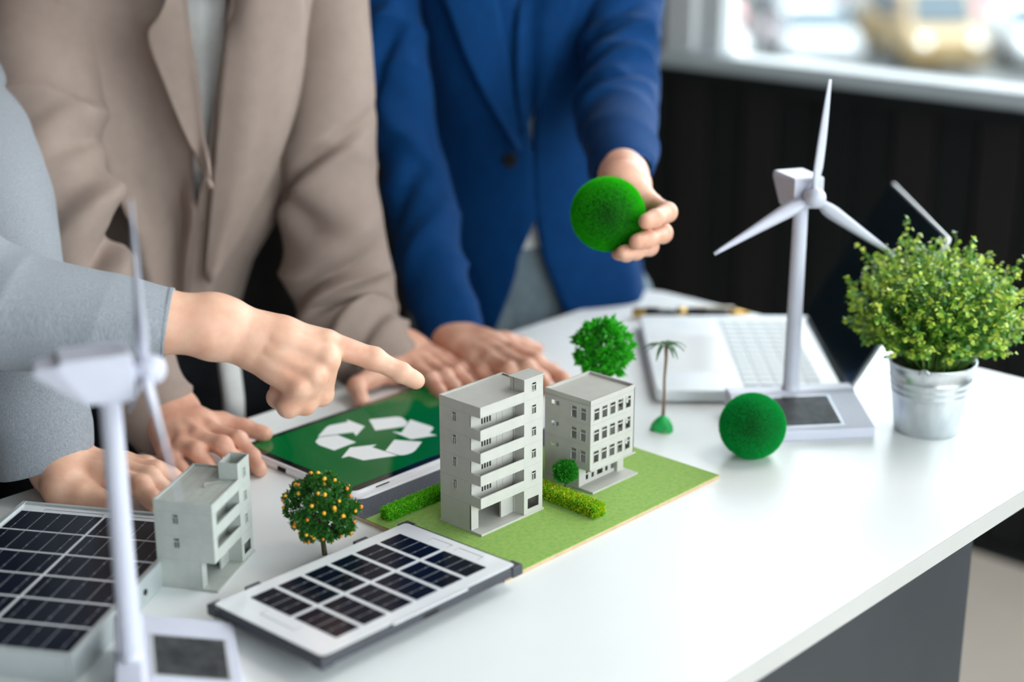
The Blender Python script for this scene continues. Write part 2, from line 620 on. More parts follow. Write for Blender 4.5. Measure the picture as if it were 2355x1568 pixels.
def cross_win(cx, cz, w, h):
    t, g = h * .25, h * .1
    return [(cx - w / 2, cz + h / 2 - t, cx + w / 2, cz + h / 2), (cx - w / 2, cz - h / 2, cx + w / 2, cz + h / 2 - t - g)]


def rim(mb, o, u, v, n, cx, cz, w, h, t=.0005, pr=.0004):
    """raised frame round a window"""
    o, u, v, n = Vector(o), Vector(u), Vector(v), Vector(n)
    for a, b, c, d in ((cx - w / 2 - t, cz - h / 2 - t, cx + w / 2 + t, cz - h / 2), (cx - w / 2 - t, cz + h / 2, cx + w / 2 + t, cz + h / 2 + t),
                       (cx - w / 2 - t, cz - h / 2, cx - w / 2, cz + h / 2), (cx + w / 2, cz - h / 2, cx + w / 2 + t, cz + h / 2)):
        P = [o + u * x + v * y + n * q for q in (0, pr) for x, y in ((a, b), (c, b), (c, d), (a, d))]
        mb.add(P, [(3, 2, 1, 0), (4, 5, 6, 7), (0, 1, 5, 4), (1, 2, 6, 5), (2, 3, 7, 6), (3, 0, 4, 7)])


X_, Y_, Z_ = (1, 0, 0), (0, 1, 0), (0, 0, 1)
NX, NY = (-1, 0, 0), (0, -1, 0)


def apartment(name, loc, rz, nf, W, D, m, label, wrap, capped):
    """block with a stair tower on the right, balconies on the left, open parking bay below"""
    root = empty(name, loc, R(rz), label, 'building model')
    fh, g = .0229, .028
    top = g + nf * fh + .0105
    sx = W * .682                    # stair tower starts here
    xr = W - .0015
    ry = .0135                       # depth of the balcony recess
    th = .0011
    box('base_plate', (0, -.0012, 0), (W, D, .0022), m, root, .0002)
    opens = [(g + .0107 + k * fh, g + fh + k * fh) for k in range(nf)]
    # left wall (runs along the depth, seen from its end)
    lw = MB()
    holes = []
    wc = [(g + .0165 + k * fh) for k in range(nf)]
    for cz in wc: holes += twin(D - D * .38, cz, .0052, .0088)
    if wrap:
        holes += [(-1, a, ry, b) for a, b in opens]
    holes += [(-1, -1, ry, g)]
    plate(lw, (.0004, 0, 0.0022), Y_, Z_, NX, D - .0012, top - .0022, th, [(a, b - .0022, c, d - .0022) for a, b, c, d in holes])
    lw.build('left_wall', m, root)
    for cz in wc:
        w = MB()
        rim(w, (.0004, 0, 0), Y_, Z_, NX, D - D * .38, cz, .0052, .0088)
        w.build('window_frame', m, root)
    s = MB()
    for k in range(nf + 1):
        z = g + .0005 + k * fh
        s.box(.0003, ry if k < nf else 0.0005, z, .0006, D - .0015, z + .00025)
        s.box(sx + .0006, -.0003, z, xr - .0004, .0003, z + .00025)
        if k == nf: s.box(.001, -.0003, z, sx, .0003, z + .00025)
    tag(s.build('panel_seams', M_seam, root), kind='stuff')
    bw = MB()
    plate(bw, (xr, D - .0013, .0022), NX, Z_, (0, 1, 0), xr - .0017, top - .0022, th,
          [h for cz in wc for x in (.02, .042, .064) for h in twin(x, cz - .0022, .0052, .0088)])
    bw.build('back_wall', m, root)
    box('right_wall', (xr - th, .0002, .0022), (xr, D - .0012, top), m, root)
    # recess wall behind the balconies
    rw = MB()
    holes = [(.010, -1, W * .47, g - .004)]
    for a, b in opens:
        c = (a + b) / 2 - .0036
        for q in range(4):
            holes.append((.0150 + q * .0036, c - .0037, .0174 + q * .0036, c + .0037))
    plate(rw, (.0005, ry, .0022), X_, Z_, NY, sx - .0005, top - .0042, th, [(a, b - .0022, c, d - .0022) for a, b, c, d in holes])
    rw.build('recess_wall', m, root)
    s = MB()
    for a, b in opens:
        for x in (W * .41, W * .50):
            s.box(x, ry - .0002, a - .004, x + .0003, ry + .0003, b)
    tag(s.build('door_seams', M_seam, root), kind='stuff')
    # balcony bands, floors
    for k in range(nf + 1):
        z0 = g + k * fh
        z1 = z0 + .0107 if k < nf else top
        x0 = .00032
        mb = MB()
        mb.box(x0, -.0002, z0, sx, .0010, z1)
        mb.build('balcony_parapet' if k < nf else 'roof_band', m, root)
        if not wrap and k < nf:
            MB().box(x0, -.0002, z1, .0088, .0010, g + (k + 1) * fh).build('corner_pier', m, root)
        box('floor_slab', (.0010, .0010, z0), (xr - .0012, D - .0024, z0 + .0016), m, root)
    # open bay
    box('bay_pier', (.0004, ry - .0008, .0022), (.0100, ry + .0010, g), m, root)
    box('bay_partition', (W * .47, ry - .0006, .0022), (W * .60, ry + .0012, g), m, root)
    box('bay_back', (.0016, D * .72, .0022), (sx, D * .72 + .001, g), m, root)
    # stair tower
    st = top + .0115 + (.0 if capped else .0035)
    sc = [g + .0125 + k * fh for k in range(nf + 1)]
    fw = xr - sx
    cx = fw * .52
    holes = [h for cz in sc for h in twin(cx, cz - .0022, .0052, .0088)] + [(fw * .2, .0045, fw * .8, .0155)]
    tw = MB()
    plate(tw, (sx, -.00025, .0022), X_, Z_, NY, fw, st - .0022, th, holes)
    sd = .0185
    tw.box(sx, .001, .0022, sx + .0011, ry + .0005, st)
    tw.box(sx, ry, top - .006, sx + .0011, sd, st)
    tw.box(xr - .0011, .001, top - .003, xr, sd, st)
    tw.box(sx + .0011, sd - .0011, top - .003, xr - .0011, sd, st)
    tw.build('stair_tower', m, root)
    for cz in sc:
        w = MB()
        rim(w, (sx, -.00025, 0), X_, Z_, NY, cx, cz, .0052, .0088)
        w.build('window_frame', m, root)
    if capped:
        box('stair_roof', (sx - .0014, -.0014, st), (xr + .0012, sd + .0012, st + .0011), m, root, .0002)
        box('downpipe', (sx - .0010, ry - .0012, .0022), (sx - .0001, ry - .0003, top - .002), m, root)
    # roof
    box('roof', (.0012, .0006, top - .0024), (xr - .0008, D - .0026, top - .0014), m, root)
    r_ = MB()
    r_.box(.0002, D - .0028, top - .0013, xr + .0002, D - .0010, top + .0003)
    r_.box(.0002, -.0004, top - .0013, .0014, D - .0028, top + .0003)
    r_.box(.0014, -.0004, top - .0013, sx - .0001, .0008, top + .0003)
    r_.box(xr - .0010, sd + .0002, top - .0013, xr + .0002, D - .0028, top + .0003)
    r_.build('roof_rim', m, root)
    s = MB()
    for q in range(1, 6):
        y = D * q / 6
        if not capped: s.box(.002, y, top - .0014, (sx if y < sd else xr) - .001, y + .0003, top - .00125)
    if not capped:
        tag(s.build('roof_joints', M_seam, root), kind='stuff')
        a = MB()
        a.tube([(W * .45, D * .42, top - .0014), (W * .47, D * .43, top + .0012), (W * .52, D * .36, top + .0006), (W * .60, D * .22, top + .0004)], [.0012, .0009, .0006, .0003], 6)
        a.build('roof_aerial', M_seam, root)
        for (x, y) in ((sx + .010, sd - .0006), (xr - .0006, .006)):
            MB().box(x - .0004, y - .0004, st, x + .0004, y + .0004, st + .0016).build('rim_peg', m, root)
    return root


def office(loc, m):
    W, D = .0725, .066
    root = empty('office_block_model', loc, 0, 'grey plastic office block model with rows of square windows and flat roof', 'building model')
    box('base_plate', (0, -.0015, 0), (W, D, .0022), m, root, .0002)
    top, ob = .0985, .0235
    x0, x1, y0, y1 = .0008, .0703, .0035, D - .0012
    gy = y0 + .0155
    th = .0011
    rows = [.0825, .0598, .0371]
    fx = [.0092, .0217, .0342, .0467, .0590]
    f = MB()
    plate(f, (x0 + .0001, y0, ob), X_, Z_, NY, x1 - x0 - .0002, top - ob, th, [h for z in rows for x in fx for h in cross_win(x, z - ob, .0074, .0122)])
    f.build('front_wall', m, root)
    ly = [y1 - .0395, y1 - .0518]
    sm = [y1 - .0110, y1 - .0170]
    hl = [(a - y0, b, c - y0, d) for z in rows for y in ly for a, b, c, d in cross_win(y, z, .0072, .0122)]
    hl += [(y - y0 - .0022, z + .0010, y - y0 + .0022, z + .0056) for z in rows for y in sm]
    hl += [(-1, -1, gy - y0, ob)]
    l = MB()
    plate(l, (x0 - .0001, y0 + .0002, .0022), Y_, Z_, NX, y1 - y0 - .0002, top - .0022, th, [(a, b - .0022, c, d - .0022) for a, b, c, d in hl])
    l.build('left_wall', m, root)
    b = MB()
    plate(b, (x1, y1, .0022), NX, Z_, (0, 1, 0), x1 - x0, top - .0022, th, [(x - .0045, z - .0082, x + .0045, z + .0038) for z in rows for x in (.012, .026, .044, .058)])
    b.build('back_wall', m, root)
    r = MB()
    plate(r, (x1, y0, .0022), Y_, Z_, X_, y1 - y0, top - .0022, th, [(y - .0045, z - .0082, y + .0045, z + .0038) for z in rows for y in (.012, .026, .044)] + [(-1, -1, gy - y0, ob - .0022)])
    r.build('right_wall', m, root)
    for z in rows:
        for x in fx:
            w = MB(); rim(w, (x0, y0, 0), X_, Z_, NY, x, z, .0074, .0122); w.build('window_frame', m, root)
        for y in ly:
            w = MB(); rim(w, (x0, 0, 0), Y_, Z_, NX, y, z, .0072, .0122); w.build('window_frame', m, root)
    g = MB()
    hs = []
    for x, w in ((.012, .004), (.021, .004), (.030, .009), (.043, .004), (.052, .009)):
        hs += [(x, .004, x + w, .0095), (x, .0108, x + w, .0165)]
    plate(g, (x0, gy, .0022), X_, Z_, NY, x1 - x0 - .008, ob - .0022, th, hs)
    g.build('shopfront', m, root)
    box('shopfront_pier', (x0, gy - .0012, .0022), (x0 + .008, gy, ob), m, root)
    box('shopfront_pier', (x1 - .012, gy - .004, .0022), (x1 - .002, gy + .010, ob), m, root)
    box('overhang', (x0 + .0002, y0 - .0012, ob - .0008), (x1 + .0022, gy + .002, ob + .0006), m, root, .0002)
    for z in rows: box('floor_slab', (x0 + th, y0 + th, z - .0125), (x1 - th, y1 - th, z - .0115), m, root)
    box('roof', (x0 + .0004, y0 + .0004, top - .0034), (x1 - .0004, y1 - .0004, top - .0024), m, root)
    r_ = MB()
    t = .0013
    e = .0003
    r_.box(x0 - e, y0 - e, top - .003, x1 + e, y0 + t, top + .0003)
    r_.box(x0 - e, y1 - t, top - .003, x1 + e, y1 + e, top + .0003)
    r_.box(x0 - e, y0 + t, top - .003, x0 + t, y1 - t, top + .0003)
    r_.box(x1 - t, y0 + t, top - .003, x1 + e, y1 - t, top + .0003)
    r_.build('roof_rim', m, root)
    s = MB()
    for z in (top - .0055, rows[0] - .0105, rows[1] - .0105):
        s.box(x0 - .0001, y0 + .0004, z, x0 + .0003, y1, z + .00025)
        s.box(x0 + .0004, y0 - .0001, z, x1, y0 + .0003, z + .00025)
    tag(s.build('panel_seams', M_seam, root), kind='stuff')
    return root


apartment('apartment_model', (0.9845, 0.9620, MZ), 0, 4, .0885, .0555, M_plast,
          'tall grey plastic apartment model with four balconies and a capped stair tower', True, True)
office((1.1330, 0.9500, MZ), M_plast)
apartment('apartment_model', (0.7475, 1.0585, TZ), 29.5, 2, .087, .0565, M_plast2,
          'small grey plastic apartment model on the bare desk beside the framed solar panel', False, False)


# ---------------------------------------------------------------- hedges, model trees, moss balls, plant
M_hedge = leafmat('hedge_green', srgb(66, 186, 14), srgb(140, 214, 30), 500, 0.6, 0.35)
M_hedge_y = leafmat('hedge_yellow_green', srgb(104, 196, 8), srgb(214, 218, 34), 260, 0.6, 0.35)
M_hedge_d = mat('hedge_core', srgb(30, 110, 8), 0.9, vary=srgb(46, 126, 14), scale=300)
M_bark = mat('model_bark', srgb(96, 88, 70), 0.8, vary=srgb(70, 62, 46), scale=200, bump=0.4, bump_scale=500)
M_orange_leaf = leafmat('orange_tree_leaf', srgb(14, 84, 30), srgb(70, 138, 44), 420, 0.5, 0.3)
M_orange = mat('orange_fruit', srgb(240, 158, 20), 0.45, vary=srgb(248, 186, 50), scale=150, subsurf=0.1)
M_orange2 = mat('orange_fruit_ripe', srgb(222, 110, 24), 0.45, vary=srgb(236, 136, 30), scale=150)


def hedge(x0, y0, x1, y1, w, h, m, label, n):
    root = empty('hedge', ((x0 + x1) / 2, (y0 + y1) / 2, MZ), math.atan2(y1 - y0, x1 - x0), label, 'hedge')
    L = math.hypot(x1 - x0, y1 - y0)
    core = MB().box(-L / 2 + .001, -w / 2 + .0012, 0, L / 2 - .001, w / 2 - .0012, h - .0012)
    core.build('twigs', M_hedge_d, root, bevel=.001)
    a = nrng.uniform(0, 1, n)
    X = nrng.uniform(-L / 2, L / 2, n)
    per = 2 * h + w
    s = a * per
    Yp = np.where(s < h, -w / 2, np.where(s < h + w, s - h - w / 2, w / 2))
    Zp = np.where(s < h, s, np.where(s < h + w, h, per - s))
    nx = np.zeros((n, 3))
    nx[:, 1] = np.where(s < h, -1, np.where(s < h + w, 0, 1))
    nx[:, 2] = np.where((s >= h) & (s < h + w), 1, 0.25)
    e = nrng.uniform(0, 1, n) < .10
    sgn = np.where(nrng.uniform(0, 1, n) < .5, -1, 1)
    X = np.where(e, sgn * L / 2, X)
    Yp = np.where(e, nrng.uniform(-w / 2, w / 2, n), Yp)
    Zp = np.where(e, nrng.uniform(0, h, n), Zp)
    nx[e] = 0
    nx[e, 0] = sgn[e]
    p = np.stack([X, Yp * .88, Zp * .9 + .0006], 1) + nrng.normal(0, .0005, (n, 3))
    p[:, 2] = np.maximum(p[:, 2], .0005)
    v, f = flakes(p, nx, .0019, .0011, .7, .1)
    v[:, 2] = np.maximum(v[:, 2], .0001)
    tag(link('foliage', mesh_np('foliage', v, f, m), root), kind='stuff')
    return root


hedge(0.9490, 1.0560, 1.124, 1.0565, .0135, .0115, M_hedge, 'bright green model hedge along the grey road strip', 17000)
hedge(1.0960, 0.9090, 1.0990, 1.030, .0165, .0125, M_hedge_y, 'yellow-green model hedge between the two larger building models', 14000)


def model_tree(name, loc, th, cz, rx, rz_, nblob, nleaf, m, label, seed, size=.0042, spread=.45, open_=.35):
    """small model tree: trunk, forking twigs, tufts of foliage round the twig ends"""
    r0 = random.Random(seed)
    root = empty(name, loc, 0, label, 'model tree')
    t = MB()
    lean = Vector((r0.uniform(-.002, .002), r0.uniform(-.002, .002), 0))
    fork = Vector((0, 0, cz - rz_ * .45)) + lean
    t.tube([(0, 0, 0), fork * .5 + lean * .2, fork, Vector((0, 0, cz)) + lean], [rx * .085, rx * .075, rx * .06, rx * .03], 8)
    tips = []
    for i in range(nblob):
        zf = -1 + 2 * (i + .5) / nblob
        a = i * 2.39996 + r0.uniform(-.3, .3)
        rr = math.sqrt(max(0, 1 - zf * zf))
        k = r0.uniform(1 - spread, 1.0)
        tips.append(Vector((math.cos(a) * rr * rx * k, math.sin(a) * rr * rx * k, cz + zf * rz_ * k)) + lean)
    for tip in tips:
        b = fork.lerp(Vector((0, 0, cz)), r0.uniform(0, .9))
        mid = b.lerp(tip, .5) + Vector((0, 0, -.08 * rx))
        t.tube([b, mid, tip], [rx * .035, rx * .022, rx * .010], 5)
    t.build('trunk', M_bark, root, smooth=True)
    c = np.array([tuple(x) for x in tips])
    per = nleaf // nblob
    dirs = sphere_dirs(per * nblob)
    cc = np.repeat(c, per, 0)
    rb = rx * open_
    p = cc + dirs * (nrng.uniform(.25, 1, (len(cc), 1)) ** .5) * rb * np.array([[1, 1, .8]])
    out = p - np.array([[0, 0, cz]])
    v, f = flakes(p, dirs + out / rx * .6, size, size * .55, .6, .12)
    tag(link('foliage', mesh_np('foliage', v, f, m), root), kind='stuff')
    return root, c, rb


ot, tips, rb = model_tree('orange_tree_model', (0.8640, 1.0480, TZ), .03, .0470, 0.0300, .0315, 34, 12500, M_orange_leaf,
                          'round dark green model tree dotted with tiny orange fruits', 8, .0034, .26, .265)
fr1 = MB().sphere((0, 0, 0), .0019, 10, 8).mesh('fruit', M_orange, True)
fr2 = MB().sphere((0, 0, 0), .0018, 10, 8).mesh('fruit', M_orange2, True)
r1 = random.Random(11)
for i in range(76):
    t = tips[i % len(tips)]
    d = np.array([r1.gauss(0, 1), r1.gauss(0, 1), r1.gauss(0, 1)])
    o_ = t - np.array([0, 0, .0470])
    o_ = o_ / np.linalg.norm(o_)
    d = d / np.linalg.norm(d) + o_ * 1.0
    d = d / np.linalg.norm(d)
    q = t + d * (rb * r1.uniform(.98, 1.14))
    link('fruit', fr2 if r1.random() < .32 else fr1, ot, tuple(q)).scale = [r1.uniform(.75, 1.1)] * 3

model_tree('green_tree_model', (1.2859, 1.0622, TZ), .06, .098, .0275, .0285, 24, 1500,
           leafmat('bright_green_leaf', srgb(16, 160, 14), srgb(70, 190, 40), 300, .55, .3),
           'bright green model tree with gaps in its crown behind the office block model', 21, .0098, .16, .23)
model_tree('topiary_tree_model', (1.1150, 0.9700, MZ), .016, .0250, .0098, .0098, 30, 9000,
           leafmat('topiary_leaf', srgb(18, 124, 20), srgb(60, 172, 40), 700, .55, .3),
           'tiny round topiary model tree beside the yellow-green hedge', 9, .0021, .2, .42)
model_tree('topiary_tree_model', (1.1330, 1.0420, MZ), .016, .0200, .0070, .0078, 20, 4000,
           bpy.data.materials['topiary_leaf'],
           'tiny model tree half hidden in the gap behind the tall apartment model', 12, .0021, .2, .42)


# palm on a lump of green clay
M_clay = mat('green_clay', srgb(36, 190, 96), 0.5, vary=srgb(24, 150, 74), scale=90, bump=0.5, bump_scale=120, subsurf=0.05)
M_palm = leafmat('palm_leaf', srgb(70, 104, 74), srgb(96, 130, 92), 200, .5, .25)
M_palmtrunk = mat('palm_trunk', srgb(112, 100, 72), 0.7, vary=srgb(146, 104, 84), scale=90, bump=.4, bump_scale=400)
palm = empty('palm_model', (1.3340, 1.0160, TZ), 0, 'thin model palm tree stuck in a lump of green clay', 'model tree')
cl = MB()
nz, na = 9, 18
r2 = random.Random(3)
for j in range(nz + 1):
    t = j / nz
    r = .0118 * (1 - t ** 1.7) ** .8 + .0012
    for i in range(na):
        a = 2 * math.pi * i / na
        w = 1 + .14 * math.sin(3 * a + 1) * (1 - t) + r2.uniform(-.05, .05)
        cl.v.append((r * w * math.cos(a), r * w * math.sin(a), .0175 * t))
for j in range(nz):
    for i in range(na):
        i2 = (i + 1) % na
        cl.f.append((j * na + i, j * na + i2, (j + 1) * na + i2, (j + 1) * na + i))
cl.f.append(tuple(nz * na + i for i in range(na)))
cl.f.append(tuple(range(na - 1, -1, -1)))
cl.build('clay_base', M_clay, palm, smooth=True)
MB().sphere((-.0075, -.0095, .0016), .0017, 8, 6).build('clay_speck', M_orange, palm, smooth=True)
MB().tube([(0, 0, .014), (.0006, -.0004, .04), (.0004, 0, .06), (.0012, -.001, .085), (.001, -.0008, .099)], [.0021, .0016, .0015, .0019, .0022], 8).build('trunk', M_palmtrunk, palm, smooth=True)
for i in range(11):
    a = i * 2.39996
    ln = r2.uniform(.017, .025)
    dr = r2.uniform(.006, .018)
    fr = MB()
    pts, wd = [], []
    for q in range(6):
        t = q / 5
        rr = ln * t
        pts.append(Vector((rr * math.cos(a), rr * math.sin(a), .099 + .007 * math.sin(t * 2.2) - dr * t * t)))
        wd.append(.0024 * math.sin(math.pi * (.12 + .86 * t)) + .0002)
    sd = Vector((-math.sin(a), math.cos(a), 0))
    for q in range(6):
        fr.v += [tuple(pts[q] + sd * wd[q] - Vector((0, 0, .0006))), tuple(pts[q] + Vector((0, 0, .0004))), tuple(pts[q] - sd * wd[q] - Vector((0, 0, .0006)))]
    for q in range(5):
        b = q * 3
        fr.f += [(b, b + 1, b + 4, b + 3), (b + 1, b + 2, b + 5, b + 4)]
    o = fr.build('frond', M_palm, palm)
    sm = o.modifiers.new('t', 'SOLIDIFY'); sm.thickness = .0004


# moss balls
def moss(name, m, r, n, flen, core):
    d = sphere_dirs(n)
    p = d * (r - flen * .55)
    v, f = flakes(p, d, flen, .00042, .13)
    u, w = 40, 24
    th_ = np.linspace(0, math.pi, w + 1)
    ph = np.linspace(0, 2 * math.pi, u, endpoint=False)
    T, P_ = np.meshgrid(th_, ph, indexing='ij')
    rc = r - flen * .55
    sv = np.stack([rc * np.sin(T) * np.cos(P_), rc * np.sin(T) * np.sin(P_), rc * np.cos(T)], -1).reshape(-1, 3)
    sf = []
    for j in range(w):
        for i in range(u):
            i2 = (i + 1) % u
            a, b, c, e = j * u + i, j * u + i2, (j + 1) * u + i2, (j + 1) * u + i
            sf += [(a, c, b), (a, e, c)]
    V = np.concatenate([sv, v])
    F = np.concatenate([np.array(sf), f + len(sv)])
    me = mesh_np(name, V, F, m, False)
    me.materials.append(core)
    mi = np.zeros(len(F), np.int32)
    mi[:len(sf)] = 1
    me.polygons.foreach_set('material_index', mi)
    return me


M_mosscore = mat('moss_core', srgb(0, 84, 30), .95, vary=srgb(2, 92, 34), scale=80)
M_mosscore2 = mat('moss_core_yellowish', srgb(6, 66, 2), .95, vary=srgb(10, 74, 4), scale=80)
M_moss = leafmat('moss_fibre', srgb(4, 180, 80), srgb(8, 188, 88), 300, .8, .5)
M_moss2 = leafmat('moss_fibre_yellowish', srgb(40, 196, 6), srgb(52, 204, 12), 300, .8, .5)
RB = .0347
b1 = link('moss_ball', moss('moss_ball', M_moss, RB, 42000, .0034, M_mosscore), None, (1.338, 0.8985, TZ + RB - .0006))
tag(b1, 'deep green moss ball resting on the desk in front of the turbine base', 'moss ball')
BALL2 = (1.2959, 1.0704, 0.9964)
b2 = link('moss_ball', moss('moss_ball', M_moss2, .0396, 46000, .0034, M_mosscore2), None, BALL2)
tag(b2, 'bright green moss ball held up by the person in blue', 'moss ball')

# plant in a zinc bucket
M_zinc = mat('zinc', srgb(190, 196, 200), 0.28, 0.9, vary=srgb(222, 226, 228), scale=45, bump=0.12, bump_scale=60, stretch=(1, 1, .35))
M_soil = mat('dark_soil', srgb(34, 32, 28), 0.95, vary=srgb(52, 46, 38), scale=200, bump=.6, bump_scale=300)
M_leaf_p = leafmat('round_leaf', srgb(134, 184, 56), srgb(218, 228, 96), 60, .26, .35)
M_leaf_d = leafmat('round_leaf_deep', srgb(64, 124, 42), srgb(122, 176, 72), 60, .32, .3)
M_stem_p = mat('plant_stem', srgb(104, 140, 66), 0.6, vary=srgb(82, 120, 52), scale=60)
PX, PY = 1.5400, 0.8010
pot = empty('potted_plant', (PX, PY, TZ), R(20), 'bushy light green plant with small round leaves in a ribbed zinc bucket', 'plant')
pr = [(.0, .0), (.0355, .0), (.0362, .0012)]
for z, d in ((.004, 0), (.040, 0), (.046, 0), (.0475, .0009), (.049, 0), (.0535, 0), (.055, .0009), (.0565, 0), (.061, 0), (.0625, .0009), (.064, 0), (.078, 0)):
    pr.append((.0362 + (.0475 - .0362) * z / .082 + d, z))
pr += [(.0474, .0800), (.0490, .0812), (.0494, .0826), (.0488, .0836), (.0476, .0830), (.0462, .074), (.0455, .070)]
MB().lathe(pr, 56).build('bucket', M_zinc, pot, smooth=True)
MB().lathe([(.0, .0735), (.0458, .0725)], 30).build('soil', M_soil, pot)
for s in (-1, 1):
    lug = MB().tube([(s * .0484, -.006, .079), (s * .0515, -.004, .0835), (s * .0520, 0, .0865), (s * .0515, .004, .0835), (s * .0484, .006, .079)], .0011, 6)
    lug.build('handle_lug', M_zinc, pot, smooth=True)
stems = MB()
lp, ln_, lk = [], [], []
r3 = random.Random(4)
C0 = np.array([0, 0, .150])
for i in range(230):
    u = (i + .5) / 230
    zf = 1 - 1.55 * u
    a = i * 2.39996
    rr = math.sqrt(max(0, 1 - zf * zf))
    k = r3.uniform(.80, 1.06)
    tip = Vector((math.cos(a) * rr * .098 * k, math.sin(a) * rr * .098 * k, .142 + zf * .074 * k))
    if r3.random() < .10 and zf > .15: tip = tip * 1.0 + (tip - Vector((0, 0, .12))).normalized() * r3.uniform(.012, .026)
    base = Vector((math.cos(a) * .030 * r3.random(), math.sin(a) * .030 * r3.random(), .073))
    mid = base.lerp(tip, .55) + Vector((0, 0, .012)) + Vector((r3.gauss(0, .006), r3.gauss(0, .006), 0))
    stems.tube([base, base.lerp(mid, .5), mid, tip], [.0011, .0010, .0009, .0005], 4, cap=False)
    nl = 15
    for q in range(nl):
        t = .42 + .58 * (q + 1) / nl
        b = (base.lerp(mid, t / .55) if t < .55 else mid.lerp(tip, (t - .55) / .45))
        for s in range(3):
            dd = Vector((r3.gauss(0, 1), r3.gauss(0, 1), r3.gauss(.35, .8))).normalized()
            off = dd * r3.uniform(.002, .0075)
            lp.append(tuple(b + off)); ln_.append(tuple(dd)); lk.append(t)
            if s == 0: stems.tube([b, b + off], [.0005, .0003], 3, cap=False)
stems.build('stems', M_stem_p, pot, smooth=True)['kind'] = 'stuff'


def round_leaves(pos, nrm, r):
    n = len(pos)
    q = nrng.normal(0, 1, (n, 3))
    a = np.cross(nrm, q); a /= np.linalg.norm(a, axis=1, keepdims=True) + 1e-9
    b = np.cross(nrm, a)
    rad = (r * nrng.uniform(.6, 1.25, n))[:, None]
    ring = []
    for k in range(6):
        t = 2 * math.pi * k / 6
        ring.append(pos + (a * math.cos(t) * .8 + b * math.sin(t)) * rad + nrm * rad * (.18 if k % 3 else -.05))
    v = np.stack(ring, 1).reshape(-1, 3)
    i = np.arange(n)[:, None] * 6
    f = np.concatenate([i + np.array([[0, 1, 2]]), i + np.array([[0, 2, 3]]), i + np.array([[0, 3, 5]]), i + np.array([[3, 4, 5]])], 0)
    return v, f


lp, ln_, lk = np.array(lp), np.array(ln_), np.array(lk)
ln_ = ln_ + np.array([[0, 0, .9]]) + nrng.normal(0, .35, ln_.shape)
ln_ /= np.linalg.norm(ln_, axis=1, keepdims=True)
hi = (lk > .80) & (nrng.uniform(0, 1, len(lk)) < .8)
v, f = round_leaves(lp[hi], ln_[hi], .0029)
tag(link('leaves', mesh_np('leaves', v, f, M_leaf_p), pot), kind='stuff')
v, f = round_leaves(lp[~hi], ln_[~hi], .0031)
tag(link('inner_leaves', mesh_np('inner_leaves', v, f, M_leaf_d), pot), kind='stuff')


# ---------------------------------------------------------------- wind turbine models
M_turb = mat('turbine_lilac_white', srgb(198, 199, 213), 0.45, vary=srgb(193, 194, 209), scale=30, coat=0.1)
M_cell = mat('solar_cell', srgb(7, 14, 28), 0.14, vary=srgb(11, 19, 38), scale=14, spec=.13)
M_smallcell = mat('amorphous_cell', srgb(34, 36, 40), 0.45, vary=srgb(66, 68, 70), scale=70, spec=.25)
M_trim = mat('bright_trim', srgb(206, 210, 216), 0.25, 0.3, vary=srgb(196, 200, 208), scale=30)


def blade_mesh(L):
    mb = MB()
    N = 14
    for i in range(N + 1):
        t = i / N
        z = .006 + (L - .006) * t
        if t < .2:
            w = .0034 + (.0088 - .0034) * math.sin(t / .2 * math.pi / 2)
        else:
            w = .0088 + (.0022 - .0088) * ((t - .2) / .8) ** .9
        d = .0032 * (1 - t) + .0009
        tw = R(34) * (1 - t) ** 2 + R(4)
        sh = .0022 * math.sin(min(t / .2, 1) * math.pi / 2)
        for x, y in ((-w, 0), (-w * .55, d * .8), (.2 * w, d), (w, .1 * d), (.2 * w, -d * .6), (-w * .55, -d * .55)):
            x += sh
            mb.v.append((x * math.cos(tw) - y * math.sin(tw), x * math.sin(tw) + y * math.cos(tw), z))
    for i in range(N):
        for k in range(6):
            k2 = (k + 1) % 6
            mb.f.append((i * 6 + k, i * 6 + k2, (i + 1) * 6 + k2, (i + 1) * 6 + k))
    mb.f.append(tuple(range(5, -1, -1)))
    mb.f.append(tuple(N * 6 + k for k in range(6)))
    return mb.mesh('blade', M_turb, True)


BLADE = blade_mesh(.128)


